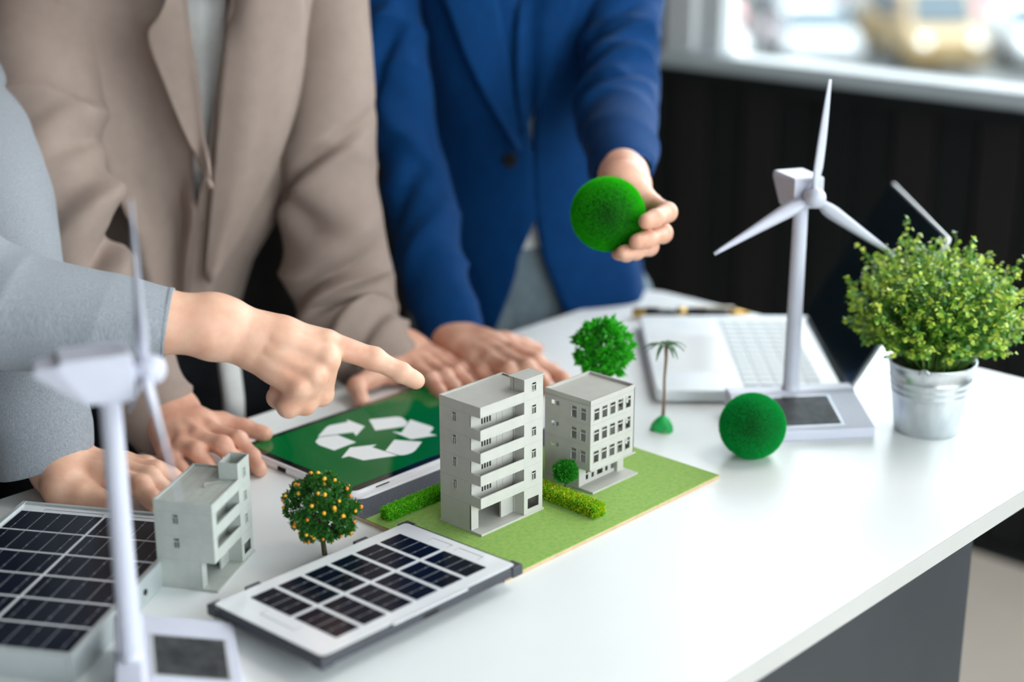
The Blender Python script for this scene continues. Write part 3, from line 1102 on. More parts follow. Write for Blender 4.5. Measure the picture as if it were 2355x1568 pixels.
def turbine(loc, rz, rz_nac, spin, label, hub_h, group):
    """desk turbine: wedge base with a small solar cell, tapered pole, nacelle whose axis is its local -y, rotor"""
    root = empty('wind_turbine_model', loc, R(rz), label, 'wind turbine model', group)
    W = .148
    prof = [(0, 0), (0, .012), (.072, .0285), (.076, .0315), (.096, .0315), (.096, 0)]
    n = len(prof)
    b = MB().add([(x, y, z) for x in (0, W) for y, z in prof],
                 [tuple(range(n)), tuple(range(2 * n - 1, n - 1, -1))] + [((i + 1) % n, i, n + i, n + (i + 1) % n) for i in range(n)])
    b.build('base', M_turb, root, bevel=.0018, seg=3)
    Ms = Matrix.Translation((0, 0, .012)) @ Matrix.Rotation(math.atan2(.0165, .072), 4, 'X')
    MB().box(.0445, .0075, -.0006, .1145, .0700, .0007, Ms).build('cell_frame', M_trim, root, bevel=.0003)
    MB().box(.0475, .0105, .0, .1115, .0670, .0011, Ms).build('solar_cell', M_smallcell, root)
    PX_, PY_ = W / 2, .083
    MB().lathe([(.0104, .0308), (.0104, .0326), (.0092, .034), (.0089, .039), (.0080, hub_h - .012), (.0078, hub_h)], 24,
               Matrix.Translation((PX_, PY_, 0))).build('pole', M_turb, root, smooth=True)
    nac = MB()
    prof = [(-.0165, -.0150), (-.0165, .0172), (-.0145, .0192), (.034, .0192), (.038, .0150), (.052, .0140), (.054, .008), (.018, -.0158), (-.010, -.0168)]
    n = len(prof)
    w = .0180
    vs = [(s_ * w * (1 if y < .035 else .84 if y < .042 else .5), y, z) for s_ in (-1, 1) for y, z in prof]
    nac.add(vs, [tuple(range(n)), tuple(range(2 * n - 1, n - 1, -1))] + [((i + 1) % n, i, n + i, n + (i + 1) % n) for i in range(n)])
    na_ = nac.build('nacelle', M_turb, root, bevel=.0040, seg=3, loc=(PX_, PY_, hub_h), rot=(0, 0, R(rz_nac - rz)))
    hub = MB().lathe([(.0, -.0150), (.0045, -.0144), (.0085, -.0122), (.0108, -.008), (.0112, -.003), (.0112, .004), (.007, .0055), (.007, .014)], 24,
                     Matrix.Rotation(R(-90), 4, 'X'))
    hb = hub.build('hub', M_turb, na_, smooth=True, loc=(0, -.0275, 0))
    for k in range(3):
        o = link('blade', BLADE, hb)
        o.rotation_euler = (0, R(spin + 120 * k), 0)
    return root


GT = 'white desktop wind turbine models'
turbine((1.3617, 0.9223, TZ), -39.6, -29.0, 4.0, 'white wind turbine model beside the open laptop and potted plant', .2620, GT)
turbine((0.6303, 0.8620, TZ), 57.0, 65.0, 2.0, 'white wind turbine model nearest the camera, standing by the large solar panel', .2640, GT)


# ---------------------------------------------------------------- small framed solar panel, propped at an angle
M_frame_dk = mat('panel_dark_plastic', srgb(58, 60, 66), 0.5, vary=srgb(50, 52, 58), scale=30)
M_backsheet = mat('panel_white_sheet', srgb(236, 237, 240), 0.15, vary=srgb(230, 232, 236), scale=10, coat=0.5)
M_silver = mat('silver_line', srgb(176, 180, 184), 0.4, 0.3, vary=srgb(166, 170, 174), scale=50)
M_alframe = mat('anodised_frame', srgb(196, 203, 204), 0.35, 0.4, vary=srgb(188, 195, 196), scale=20)
M_hole = mat('dark_hole', srgb(14, 15, 16), 0.9, vary=srgb(20, 20, 22), scale=30)


def cell_grid(root, x0, y0, x1, y1, nx, ny, gap, z, halves_along_y, lines, dots):
    """individual cells with fine conductor lines"""
    cw, ch = (x1 - x0 - gap * (nx - 1)) / nx, (y1 - y0 - gap * (ny - 1)) / ny
    me = MB().box(0, 0, 0, cw, ch, .0005).mesh('solar_cell', M_cell)
    ln = MB()
    for i in range(nx):
        for j in range(ny):
            x, y = x0 + i * (cw + gap), y0 + j * (ch + gap)
            link('solar_cell', me, root, (x, y, z))
            for q in range(lines):
                if halves_along_y:
                    yy_ = y + ch * (q + 1) / (lines + 1)
                    w = .0005 if q == lines // 2 else .00022
                    ln.box(x - gap * .2, yy_ - w / 2, z + .0005, x + cw + gap * .2, yy_ + w / 2, z + .0006)
                    if q != lines // 2:
                        for d in range(dots):
                            xx = x + cw * (d + .5) / dots
                            ln.box(xx - .0005, yy_ - .0005, z + .0005, xx + .0005, yy_ + .0005, z + .0007)
                else:
                    yy_ = y + ch * (q + .5) / lines
                    w = .0005 if q % 2 else .00025
                    ln.box(x - gap * .3, yy_ - w / 2, z + .0005, x + cw + gap * .3, yy_ + w / 2, z + .0006)
                    if q % 2 == 0:
                        for d in range(dots):
                            xx = x + cw * (d + .5) / dots
                            ln.box(xx - .0006, yy_ - .0006, z + .0005, xx + .0006, yy_ + .0006, z + .0007)
    tag(ln.build('conductor_lines', M_silver, root), kind='stuff')


def rect_line(mb, pts, w, z):
    for (xa, ya), (xb, yb) in zip(pts, pts[1:]):
        mb.box(min(xa, xb) - w / 2, min(ya, yb) - w / 2, z, max(xa, xb) + w / 2, max(ya, yb) + w / 2, z + .0002)


sp = empty('solar_panel', (0.7080, 0.8680, TZ + .0205), 0, 'small dark-framed solar panel with white border and twelve cells, tilted on the desk', 'solar panel')
sp.rotation_euler = (R(-1.6), R(0.0), 0)
SW, SD = .2315, .1475
MB().prism(rrect(0, 0, SW, SD, .006), -.0062, .0022).build('frame', M_frame_dk, sp, bevel=.001)
MB().prism(rrect(.0036, .0034, SW - .0036, SD - .0022, .004), .0018, .0029).build('backsheet', M_backsheet, sp)
cell_grid(sp, .0315, .0185, .2060, .1300, 6, 2, .0050, .0028, True, 3, 2)
ln = MB()
rect_line(ln, [(.213, .100), (.220, .100), (.220, .075), (.213, .075)], .0006, .0029)
rect_line(ln, [(.213, .066), (.220, .066), (.220, .036), (.213, .036)], .0006, .0029)
rect_line(ln, [(.026, .100), (.018, .100), (.018, .055), (.026, .055)], .0006, .0029)
ln.build('printed_brackets', M_silver, sp)
for x in (.040, .165):
    MB().box(x, SD - .002, -.001, x + .016, SD + .0028, .0036).build('edge_clip', M_frame_dk, sp, bevel=.001)
for a, b in (((0, 0), 'c'), ((SW, 0), 'c'), ((0, SD), 'c'), ((SW, SD), 'c')):
    x, y = a
    sx_, sy_ = (1 if x == 0 else -1), (1 if y == 0 else -1)
    pts = [(x - sx_ * .0012, y - sy_ * .0012), (x + sx_ * .012, y - sy_ * .0012), (x + sx_ * .012, y + sy_ * .0022), (x + sx_ * .0062, y + sy_ * .0028),
           (x + sx_ * .0028, y + sy_ * .0062), (x + sx_ * .0022, y + sy_ * .012), (x - sx_ * .0012, y + sy_ * .012)]
    if sx_ * sy_ < 0: pts = pts[::-1]
    MB().prism(pts, -.0068, .0032).build('corner_guard', M_frame_dk, sp, bevel=.001)
MB().box(.078, .0006, .0005, .165, .0045, .0029).build('edge_lip', M_backsheet, sp)
MB().box(.112, -.0006, -.0045, .128, .0006, -.0014).build('cable_slot', M_hole, sp)
for x in (.045, .185):
    MB().box(x, .075, -.0178, x + .012, .115, -.0060).build('foot', M_frame_dk, sp)

# ---------------------------------------------------------------- larger aluminium-framed panel, rotated on the desk
# local: +x along the long edge towards the camera, +y across to the right
LA_ = R(-148.15)
lx_, ly_ = (math.cos(LA_), math.sin(LA_)), (-math.sin(LA_), math.cos(LA_))
Y0, Y1, LW = -.1390, .0455, .2720
lp0 = empty('solar_panel', (0.7823 + ly_[0] * Y0, 1.1951 + ly_[1] * Y0, TZ), LA_, 'large aluminium-framed solar panel lying flat beside the nearest turbine', 'solar panel')
LD = Y1 - Y0
fr = MB()
fr.box(0, 0, 0, LW, .005, .025)
fr.box(0, LD - .005, 0, LW, LD, .025)
fr.box(0, .005, 0, .005, LD - .005, .025)
fr.box(LW - .005, .005, 0, LW, LD - .005, .025)
fr.build('frame', M_alframe, lp0, bevel=.0008)
MB().box(.005, .005, .002, LW - .005, LD - .005, .0232).build('backsheet', M_backsheet, lp0)
cell_grid(lp0, .0190, .0088, LW - .0080, LD - .0070, 6, 2, .0030, .0230, False, 5, 2)
ln = MB()
rect_line(ln, [(.0165, .090), (.0120, .090), (.0120, .030), (.0150, .030)], .0008, .0233)
rect_line(ln, [(.0165, .180), (.0120, .180), (.0120, .100), (.0150, .100)], .0008, .0233)
ln.build('printed_brackets', M_silver, lp0)
MB().lathe([(.0, -.0008), (.0028, -.0008), (.0028, .0004), (0, .0004)], 14, Matrix.Translation((.135, LD + .0004, .0125)) @ Matrix.Rotation(R(90), 4, 'X')).build('screw_hole', M_hole, lp0)



# ---------------------------------------------------------------- tablet with a recycling sign
M_tabwhite = mat('tablet_white_plastic', srgb(240, 239, 241), 0.35, vary=srgb(226, 225, 229), scale=20)
M_glassblk = mat('tablet_black_glass', srgb(10, 13, 20), 0.05, vary=srgb(14, 17, 24), scale=10, coat=0.6)
M_screen = mat('screen_green', srgb(0, 80, 36), 0.06, vary=srgb(4, 88, 40), scale=4, emit=0.5, coat=0.0, spec=.35)
M_sign = mat('screen_light_grey', srgb(196, 198, 199), 0.07, vary=srgb(192, 194, 196), scale=6, emit=0.55)
TX0, TY0, TX1, TY1 = 0.9630, 1.1190, 1.2420, 1.3060
tab = empty('tablet_computer', (TX0, TY0, TZ), 0, 'white tablet with black bezel showing a pale recycling sign on green', 'tablet')
TW, TD = TX1 - TX0, TY1 - TY0
MB().prism(rrect(0, 0, TW, TD, .010), .0, .0088).build('body', M_tabwhite, tab, bevel=.0015, seg=3)
MB().prism(rrect(-.002, -.0105, TW + .003, TD + .001, .012), .0, .0062).build('case', M_tabwhite, tab, bevel=.0025, seg=3)
MB().prism(rrect(.0025, .0035, TW - .0025, TD - .0015, .008), .0084, .0094).build('glass', M_glassblk, tab, bevel=.0003)
MB().box(.010, .0125, .0094, TW - .010, TD - .009, .0096).build('screen', M_screen, tab)
MB().box(-.0026, .105, .0018, .0006, .118, .0058).build('port', M_hole, tab)
MB().box(-.0026, .048, .0026, .0006, .066, .0042).build('speaker_slot', M_hole, tab)
MB().box(.030, -.0006, .0064, .048, .0010, .0074).build('side_notch', M_hole, tab)
SIGN = [
    [(0.0759, 0.1445), (0.100, 0.1590), (0.1066, 0.1609), (0.1278, 0.1544), (0.1317, 0.1604), (0.1315, 0.1303), (0.1062, 0.1159), (0.111, 0.1264)],
    [(0.0934, 0.1323), (0.0931, 0.1018), (0.0615, 0.1011), (0.0604, 0.1247), (0.0636, 0.1345), (0.0748, 0.1417)],
    [(0.1488, 0.1421), (0.1720, 0.1290), (0.1767, 0.1259), (0.1785, 0.1210), (0.178, 0.1171), (0.1728, 0.1043), (0.1622, 0.0974), (0.1313, 0.1125)],
    [(0.1806, 0.1082), (0.1822, 0.0761), (0.1812, 0.0718), (0.1778, 0.0688), (0.1658, 0.0627), (0.1674, 0.0524), (0.1402, 0.0641), (0.1417, 0.0956), (0.1466, 0.0864)],
    [(0.1264, 0.0762), (0.1427, 0.0500), (0.1222, 0.0381), (0.1150, 0.0356), (0.1092, 0.0354), (0.1040, 0.0368), (0.1001, 0.0396), (0.0978, 0.0593)],
    [(0.1039, 0.0801), (0.0951, 0.0782), (0.098, 0.0408), (0.0643, 0.0573), (0.0617, 0.077), (0.053, 0.0791), (0.0782, 0.0944)]]
for k, pg in enumerate(SIGN):
    ar = sum(a[0] * b[1] - b[0] * a[1] for a, b in zip(pg, pg[1:] + pg[:1]))
    if ar < 0: pg = pg[::-1]
    MB().prism(pg, .0095, .0098).build('recycling_arrow' if k % 2 == 0 else 'recycling_band', M_sign, tab)

# ---------------------------------------------------------------- laptop
M_lapalu = mat('laptop_silver', srgb(230, 233, 235), 0.35, 0.1, vary=srgb(216, 221, 225), scale=20)
M_key = mat('laptop_key', srgb(220, 227, 229), 0.5, vary=srgb(208, 217, 219), scale=30)
M_pad = mat('touchpad', srgb(236, 238, 240), 0.08, vary=srgb(240, 242, 243), scale=10)
M_lapscreen = mat('laptop_screen_black', srgb(20, 35, 42), 0.12, vary=srgb(24, 39, 46), scale=6, coat=0.6)
M_hinge = mat('laptop_hinge_grey', srgb(86, 96, 98), 0.45, vary=srgb(78, 88, 90), scale=20)
LA = math.radians(42.5)
lap = empty('laptop', (1.3940, 1.0730, TZ), LA, 'open silver laptop with dark screen behind the right-hand turbine', 'laptop')
# local: x along the front edge away from the camera, -y from the front edge to the hinge
LX, LY = .3000, .2300
MB().prism(rrect(0, -LY, LX, 0, .010), .0022, .0165).build('base', M_lapalu, lap, bevel=.0022, seg=3)
MB().prism(rrect(.012, -LY + .01, LX - .012, -.012, .008), 0, .0024).build('underside', M_hinge, lap)
MB().prism(rrect(.072, -.096, .212, -.011, .003), .0162, .0168).build('touchpad', M_pad, lap)
deck = MB().box(.014, -.206, .0158, LX - .014, -.102, .0166).build('keyboard', M_lapalu, lap)
kme = MB().box(0, 0, 0, .0170, .0165, .0014).mesh('key', M_key)
for r_i in range(5):
    for c_i in range(14):
        link('key', kme, deck, (.018 + c_i * .0190, -.122 - r_i * .0190, .0166))
MB().tube([(.02, -LY + .004, .0150), (LX - .02, -LY + .004, .0150)], .0062, 12).build('hinge', M_hinge, lap, smooth=True)
scr = empty('screen', (0, -LY + .004, .0165), parent=lap)
TILT = R(29)
scr.rotation_euler = (TILT, 0, 0)
MB().prism(rrect(0, 0, LX, .211, .008), -.0010, .0032, Matrix.Rotation(R(90), 4, 'X')).build('lid', M_lapalu, scr, bevel=.001)
MB().prism(rrect(.0025, .003, LX - .0025, .2085, .007), .0031, .0038, Matrix.Rotation(R(-90), 4, 'X') @ Matrix.Diagonal((1, -1, 1, 1))).build('display', M_lapscreen, scr)

# ---------------------------------------------------------------- pen
M_gold = mat('gold_metal', srgb(206, 166, 92), 0.28, 0.9, vary=srgb(216, 178, 106), scale=60)
M_lacquer = mat('black_lacquer', srgb(16, 17, 18), 0.15, vary=srgb(22, 23, 24), scale=30, coat=0.5)
M_cream = mat('cream_lacquer', srgb(222, 208, 186), 0.3, vary=srgb(216, 200, 176), scale=30)
pa, pb = Vector((1.6395, 1.3081, 0.7582)), Vector((1.7470, 1.1843, 0.7582))
pd = (pb - pa)
pen = empty('pen', pa, math.atan2(pd.y, pd.x), 'black pen with gold rings lying beyond the laptop', 'pen')
PL = pd.length
rx = Matrix.Rotation(R(90), 4, 'Y')
MB().lathe([(0, 0), (.0056, .001), (.0068, .004), (.0068, .018)], 16, rx).build('end_cap', M_gold, pen, smooth=True)
MB().lathe([(.0072, .018), (.0078, .030), (.0078, .062)], 16, rx, True).build('barrel', M_lacquer, pen, smooth=True)
MB().lathe([(.0082, .062), (.0082, .074)], 16, rx, True).build('ring', M_gold, pen, smooth=True)
MB().lathe([(.0078, .074), (.0070, PL * .80)], 16, rx, True).build('barrel', M_lacquer, pen, smooth=True)
MB().lathe([(.0070, PL * .80), (.0060, PL * .88), (.0012, PL - .002), (0, PL)], 16, rx, True).build('tip', M_gold, pen, smooth=True)
MB().box(.088, -.0024, .0074, .140, .0024, .0100).build('clip', M_cream, pen, bevel=.0006)


# hand skeletons: world position and radius of every joint
HANDS = {
 'A': dict(
  arm=[(0.7612, 1.2177, 0.9723, 0.0300), (0.8004, 1.1865, 0.9625, 0.0275), (0.8288, 1.1658, 0.9571, 0.0250)],
  wrist=[(0.8369, 1.1618, 0.9603, 0.0190), (0.8376, 1.1612, 0.9476, 0.0190)],
  thumb=[(0.8719, 1.1646, 0.9379, 0.0160), (0.9026, 1.1589, 0.9143, 0.0135), (0.9275, 1.1511, 0.8957, 0.0105), (0.9385, 1.1418, 0.8879, 0.0090)],
  fingers=[
   ((0.8504, 1.1506, 0.9605), [(0.9193, 1.0992, 0.9330, 0.0132), (0.9525, 1.0709, 0.9157, 0.0102), (0.9716, 1.0543, 0.9012, 0.0088), (0.9831, 1.0469, 0.8921, 0.0079)]),
   ((0.8491, 1.1505, 0.9574), [(0.9066, 1.0850, 0.9234, 0.0128), (0.9064, 1.0955, 0.8867, 0.0108), (0.9147, 1.1301, 0.8812, 0.0098), (0.9221, 1.1423, 0.8911, 0.0090)]),
   ((0.8481, 1.1500, 0.9476), [(0.8906, 1.0855, 0.9110, 0.0125), (0.8878, 1.0977, 0.8820, 0.0106), (0.8945, 1.1303, 0.8816, 0.0096), (0.9050, 1.1440, 0.8884, 0.0088)]),
   ((0.8498, 1.1493, 0.9371), [(0.8770, 1.0911, 0.9021, 0.0122), (0.8723, 1.1018, 0.8817, 0.0098), (0.8774, 1.1247, 0.8832, 0.0088), (0.8900, 1.1359, 0.8894, 0.0080)]),
  ]),
 'B': dict(
  arm=[(0.7840, 1.4131, 0.8427, 0.0330), (0.7806, 1.3895, 0.8019, 0.0310), (0.7816, 1.3658, 0.7803, 0.0275)],
  wrist=[(0.7711, 1.3523, 0.7740, 0.0210), (0.7960, 1.3693, 0.7760, 0.0210)],
  thumb=[(0.7596, 1.3267, 0.7680, 0.0175), (0.7688, 1.3081, 0.7640, 0.0145), (0.7780, 1.2911, 0.7605, 0.0108), (0.7821, 1.2777, 0.7590, 0.0090)],
  fingers=[
   ((0.7823, 1.3440, 0.7720), [(0.8032, 1.2999, 0.7740, 0.0125), (0.8091, 1.2632, 0.7730, 0.0102), (0.8127, 1.2491, 0.7620, 0.0088), (0.8108, 1.2380, 0.7580, 0.0078)]),
   ((0.7875, 1.3481, 0.7740), [(0.8142, 1.3007, 0.7770, 0.0128), (0.8260, 1.2705, 0.7750, 0.0104), (0.8324, 1.2594, 0.7630, 0.0090), (0.8329, 1.2503, 0.7580, 0.0080)]),
   ((0.7970, 1.3618, 0.7720), [(0.8277, 1.3135, 0.7740, 0.0122), (0.8431, 1.2856, 0.7720, 0.0100), (0.8575, 1.2815, 0.7630, 0.0088), (0.8636, 1.2756, 0.7580, 0.0078)]),
   ((0.8073, 1.3786, 0.7690), [(0.8404, 1.3346, 0.7690, 0.0112), (0.8545, 1.3181, 0.7660, 0.0090), (0.8644, 1.3115, 0.7600, 0.0078), (0.8699, 1.3041, 0.7575, 0.0068)]),
  ]),
 'C': dict(
  arm=[(0.9311, 1.4392, 0.8075, 0.0300), (0.9345, 1.4147, 0.7896, 0.0280), (0.9368, 1.3977, 0.7816, 0.0245)],
  wrist=[(0.9253, 1.3883, 0.7780, 0.0185), (0.9487, 1.3951, 0.7800, 0.0185)],
  thumb=[(0.9445, 1.3561, 0.7760, 0.0155), (0.9680, 1.3424, 0.7740, 0.0125), (0.9836, 1.3215, 0.7700, 0.0098), (0.9928, 1.3001, 0.7665, 0.0082)],
  fingers=[
   ((0.9486, 1.3791, 0.7780), [(0.9434, 1.3250, 0.7760, 0.0112), (0.9492, 1.2872, 0.7750, 0.0092), (0.9483, 1.2633, 0.7630, 0.0080), (0.9402, 1.2410, 0.7575, 0.0072)]),
   ((0.9340, 1.3714, 0.7800), [(0.9169, 1.3143, 0.7780, 0.0115), (0.9258, 1.2832, 0.7770, 0.0094), (0.9301, 1.2723, 0.7630, 0.0082), (0.9257, 1.2581, 0.7575, 0.0073)]),
   ((0.9240, 1.3704, 0.7780), [(0.9014, 1.3202, 0.7750, 0.0110), (0.9026, 1.2976, 0.7730, 0.0090), (0.9057, 1.2878, 0.7620, 0.0078), (0.9037, 1.2766, 0.7570, 0.0070)]),
   ((0.9134, 1.3702, 0.7740), [(0.8902, 1.3324, 0.7680, 0.0100), (0.8854, 1.3130, 0.7640, 0.0080), (0.8840, 1.3009, 0.7590, 0.0070), (0.8811, 1.2888, 0.7565, 0.0062)]),
  ]),
 'D': dict(
  arm=[(1.2628, 1.4381, 0.8057, 0.0280), (1.2640, 1.4104, 0.7828, 0.0265), (1.2697, 1.3880, 0.7745, 0.0235)],
  wrist=[(1.2588, 1.3781, 0.7720, 0.0185), (1.2830, 1.3833, 0.7740, 0.0185)],
  thumb=[(1.2277, 1.3453, 0.7700, 0.0155), (1.1937, 1.3445, 0.7700, 0.0125), (1.1650, 1.3420, 0.7660, 0.0105), (1.1493, 1.3147, 0.7585, 0.0085)],
  fingers=[
   ((1.2479, 1.3592, 0.7740), [(1.2428, 1.3208, 0.7720, 0.0112), (1.2321, 1.2857, 0.7710, 0.0092), (1.2282, 1.2685, 0.7620, 0.0080), (1.2208, 1.2508, 0.7575, 0.0072)]),
   ((1.2615, 1.3604, 0.7760), [(1.2574, 1.3155, 0.7740, 0.0115), (1.2502, 1.2804, 0.7720, 0.0094), (1.2498, 1.2655, 0.7620, 0.0082), (1.2442, 1.2498, 0.7575, 0.0073)]),
   ((1.2814, 1.3675, 0.7740), [(1.2773, 1.3170, 0.7720, 0.0110), (1.2724, 1.2836, 0.7700, 0.0090), (1.2759, 1.2710, 0.7610, 0.0078), (1.2726, 1.2547, 0.7570, 0.0070)]),
   ((1.2979, 1.3731, 0.7710), [(1.2974, 1.3223, 0.7680, 0.0100), (1.2967, 1.2975, 0.7650, 0.0080), (1.2993, 1.2868, 0.7590, 0.0070), (1.2969, 1.2741, 0.7565, 0.0062)]),
  ]),
 'E': dict(
  arm=[(1.3765, 1.4214, 0.8158, 0.0280), (1.3649, 1.3917, 0.7923, 0.0265), (1.3561, 1.3704, 0.7796, 0.0245)],
  wrist=[(1.3413, 1.3619, 0.7740, 0.0195), (1.3630, 1.3664, 0.7760, 0.0195)],
  thumb=[(1.3566, 1.3200, 0.7780, 0.0165), (1.3848, 1.3091, 0.7760, 0.0132), (1.4107, 1.3015, 0.7680, 0.0102), (1.4280, 1.2948, 0.7595, 0.0085)],
  fingers=[
   ((1.3574, 1.3398, 0.7780), [(1.3624, 1.2716, 0.7750, 0.0120), (1.3627, 1.2354, 0.7720, 0.0098), (1.3731, 1.2161, 0.7610, 0.0084), (1.3708, 1.1956, 0.7575, 0.0074)]),
   ((1.3435, 1.3346, 0.7790), [(1.3395, 1.2677, 0.7770, 0.0122), (1.3367, 1.2260, 0.7740, 0.0100), (1.3410, 1.2065, 0.7620, 0.0086), (1.3334, 1.1877, 0.7575, 0.0075)]),
   ((1.3335, 1.3339, 0.7770), [(1.3225, 1.2751, 0.7750, 0.0118), (1.3181, 1.2403, 0.7720, 0.0096), (1.3249, 1.2279, 0.7610, 0.0082), (1.3188, 1.2123, 0.7575, 0.0073)]),
   ((1.3299, 1.3396, 0.7720), [(1.3152, 1.2947, 0.7700, 0.0108), (1.3041, 1.2706, 0.7650, 0.0086), (1.3024, 1.2602, 0.7590, 0.0074), (1.2958, 1.2480, 0.7570, 0.0065)]),
  ]),
 'F': dict(
  arm=[(1.5161, 1.2343, 1.0260, 0.0310), (1.4574, 1.1838, 1.0146, 0.0290), (1.4007, 1.1346, 1.0106, 0.0255)],
  wrist=[(1.3610, 1.1085, 1.0123, 0.0190), (1.3730, 1.1018, 1.0089, 0.0190)],
  thumb=[(1.3475, 1.0871, 1.0015, 0.0150), (1.3419, 1.1044, 1.0027, 0.0125), (1.3284, 1.1119, 0.9948, 0.0098), (1.3198, 1.1139, 0.9861, 0.0085)],
  fingers=[
   ((1.3604, 1.0915, 1.0076), [(1.3559, 1.0568, 0.9990, 0.0118), (1.3417, 1.0252, 0.9978, 0.0098), (1.3080, 1.0155, 0.9986, 0.0086), (1.2936, 1.0152, 0.9979, 0.0078)]),
   ((1.3655, 1.0987, 1.0016), [(1.3577, 1.0613, 0.9801, 0.0118), (1.3408, 1.0301, 0.9738, 0.0100), (1.2996, 1.0186, 0.9767, 0.0088), (1.2829, 1.0183, 0.9775, 0.0079)]),
   ((1.3665, 1.1025, 0.9959), [(1.3531, 1.0682, 0.9649, 0.0114), (1.3375, 1.0457, 0.9569, 0.0096), (1.2999, 1.0338, 0.9609, 0.0084), (1.2784, 1.0333, 0.9633, 0.0075)]),
   ((1.3636, 1.1038, 0.9921), [(1.3455, 1.0748, 0.9552, 0.0104), (1.3317, 1.0591, 0.9497, 0.0084), (1.3072, 1.0528, 0.9526, 0.0074), (1.2924, 1.0518, 0.9562, 0.0066)]),
  ]),
}


# ---------------------------------------------------------------- people: bodies as smooth-blended solids, clothes as lofts
def smooth_solid(prims, h, extra=None):
    """polygonise a smooth union of tapered capsules (a, b, ra, rb, k) with naive surface nets"""
    A = np.array([p[0] for p in prims]); B = np.array([p[1] for p in prims])
    ra = np.array([p[2] for p in prims]); rb = np.array([p[3] for p in prims])
    rm = np.maximum(ra, rb)
    lo = np.minimum(A, B).min(0) - rm.max() - 4 * h
    hi = np.maximum(A, B).max(0) + rm.max() + 4 * h
    n = np.ceil((hi - lo) / h).astype(int) + 1
    D = np.full(n, 0.05, np.float32)
    ax = [lo[i] + h * np.arange(n[i]) for i in range(3)]
    for (a, b, r1, r2, k) in prims:
        a, b = np.array(a, float), np.array(b, float)
        m = max(r1, r2) + k + 4 * h
        i0 = np.maximum(np.floor((np.minimum(a, b) - m - lo) / h).astype(int), 0)
        i1 = np.minimum(np.ceil((np.maximum(a, b) + m - lo) / h).astype(int) + 1, n)
        X = ax[0][i0[0]:i1[0], None, None]; Y = ax[1][None, i0[1]:i1[1], None]; Z = ax[2][None, None, i0[2]:i1[2]]
        ba = b - a
        l2 = max(ba @ ba, 1e-12)
        t = np.clip(((X - a[0]) * ba[0] + (Y - a[1]) * ba[1] + (Z - a[2]) * ba[2]) / l2, 0, 1)
        d = np.sqrt((X - a[0] - t * ba[0]) ** 2 + (Y - a[1] - t * ba[1]) ** 2 + (Z - a[2] - t * ba[2]) ** 2) - (r1 + (r2 - r1) * t)
        s = (slice(i0[0], i1[0]), slice(i0[1], i1[1]), slice(i0[2], i1[2]))
        c = D[s]
        e = np.maximum(k - np.abs(c - d), 0) / max(k, 1e-9)
        D[s] = np.minimum(c, d) - e * e * k * .25
    if extra is not None: D = extra(D, ax)
    ins = D < 0
    c8 = sum(ins[i:n[0] - 1 + i, j:n[1] - 1 + j, k:n[2] - 1 + k].astype(np.int8) for i in (0, 1) for j in (0, 1) for k in (0, 1))
    act = np.argwhere((c8 > 0) & (c8 < 8))
    idx = np.full(c8.shape, -1, np.int32)
    idx[tuple(act.T)] = np.arange(len(act))
    pos = np.zeros((len(act), 3)); cnt = np.zeros(len(act))
    corners = [(i, j, k) for i in (0, 1) for j in (0, 1) for k in (0, 1)]
    for p in corners:
        for q in corners:
            df = tuple(b - a for a, b in zip(p, q))
            if sorted(df) != [0, 0, 1]: continue
            va = D[tuple((act + p).T)]; vb = D[tuple((act + q).T)]
            x = (va < 0) != (vb < 0)
            t = np.where(x, va / np.where(x, va - vb, 1), 0)
            pos += np.where(x[:, None], np.array(p) + t[:, None] * np.array(df), 0)
            cnt += x
    V = lo + h * (act + pos / cnt[:, None])
    F = []
    for a_ in range(3):
        b_, c_ = (a_ + 1) % 3, (a_ + 2) % 3
        sl0 = [slice(None)] * 3; sl1 = [slice(None)] * 3
        sl0[a_] = slice(0, -1); sl1[a_] = slice(1, None)
        e = np.argwhere(ins[tuple(sl0)] != ins[tuple(sl1)])
        e = e[(e[:, b_] > 0) & (e[:, c_] > 0)]
        e = e[(e[:, b_] < n[b_] - 1) & (e[:, c_] < n[c_] - 1)]
        ob = np.zeros(3, int); ob[b_] = 1
        oc = np.zeros(3, int); oc[c_] = 1
        q = np.stack([idx[tuple((e - ob - oc).T)], idx[tuple((e - oc).T)], idx[tuple(e.T)], idx[tuple((e - ob).T)]], 1)
        flip = ~ins[tuple(e.T)]
        q[flip] = q[flip][:, ::-1]
        F.append(q)
    return V, np.concatenate(F)


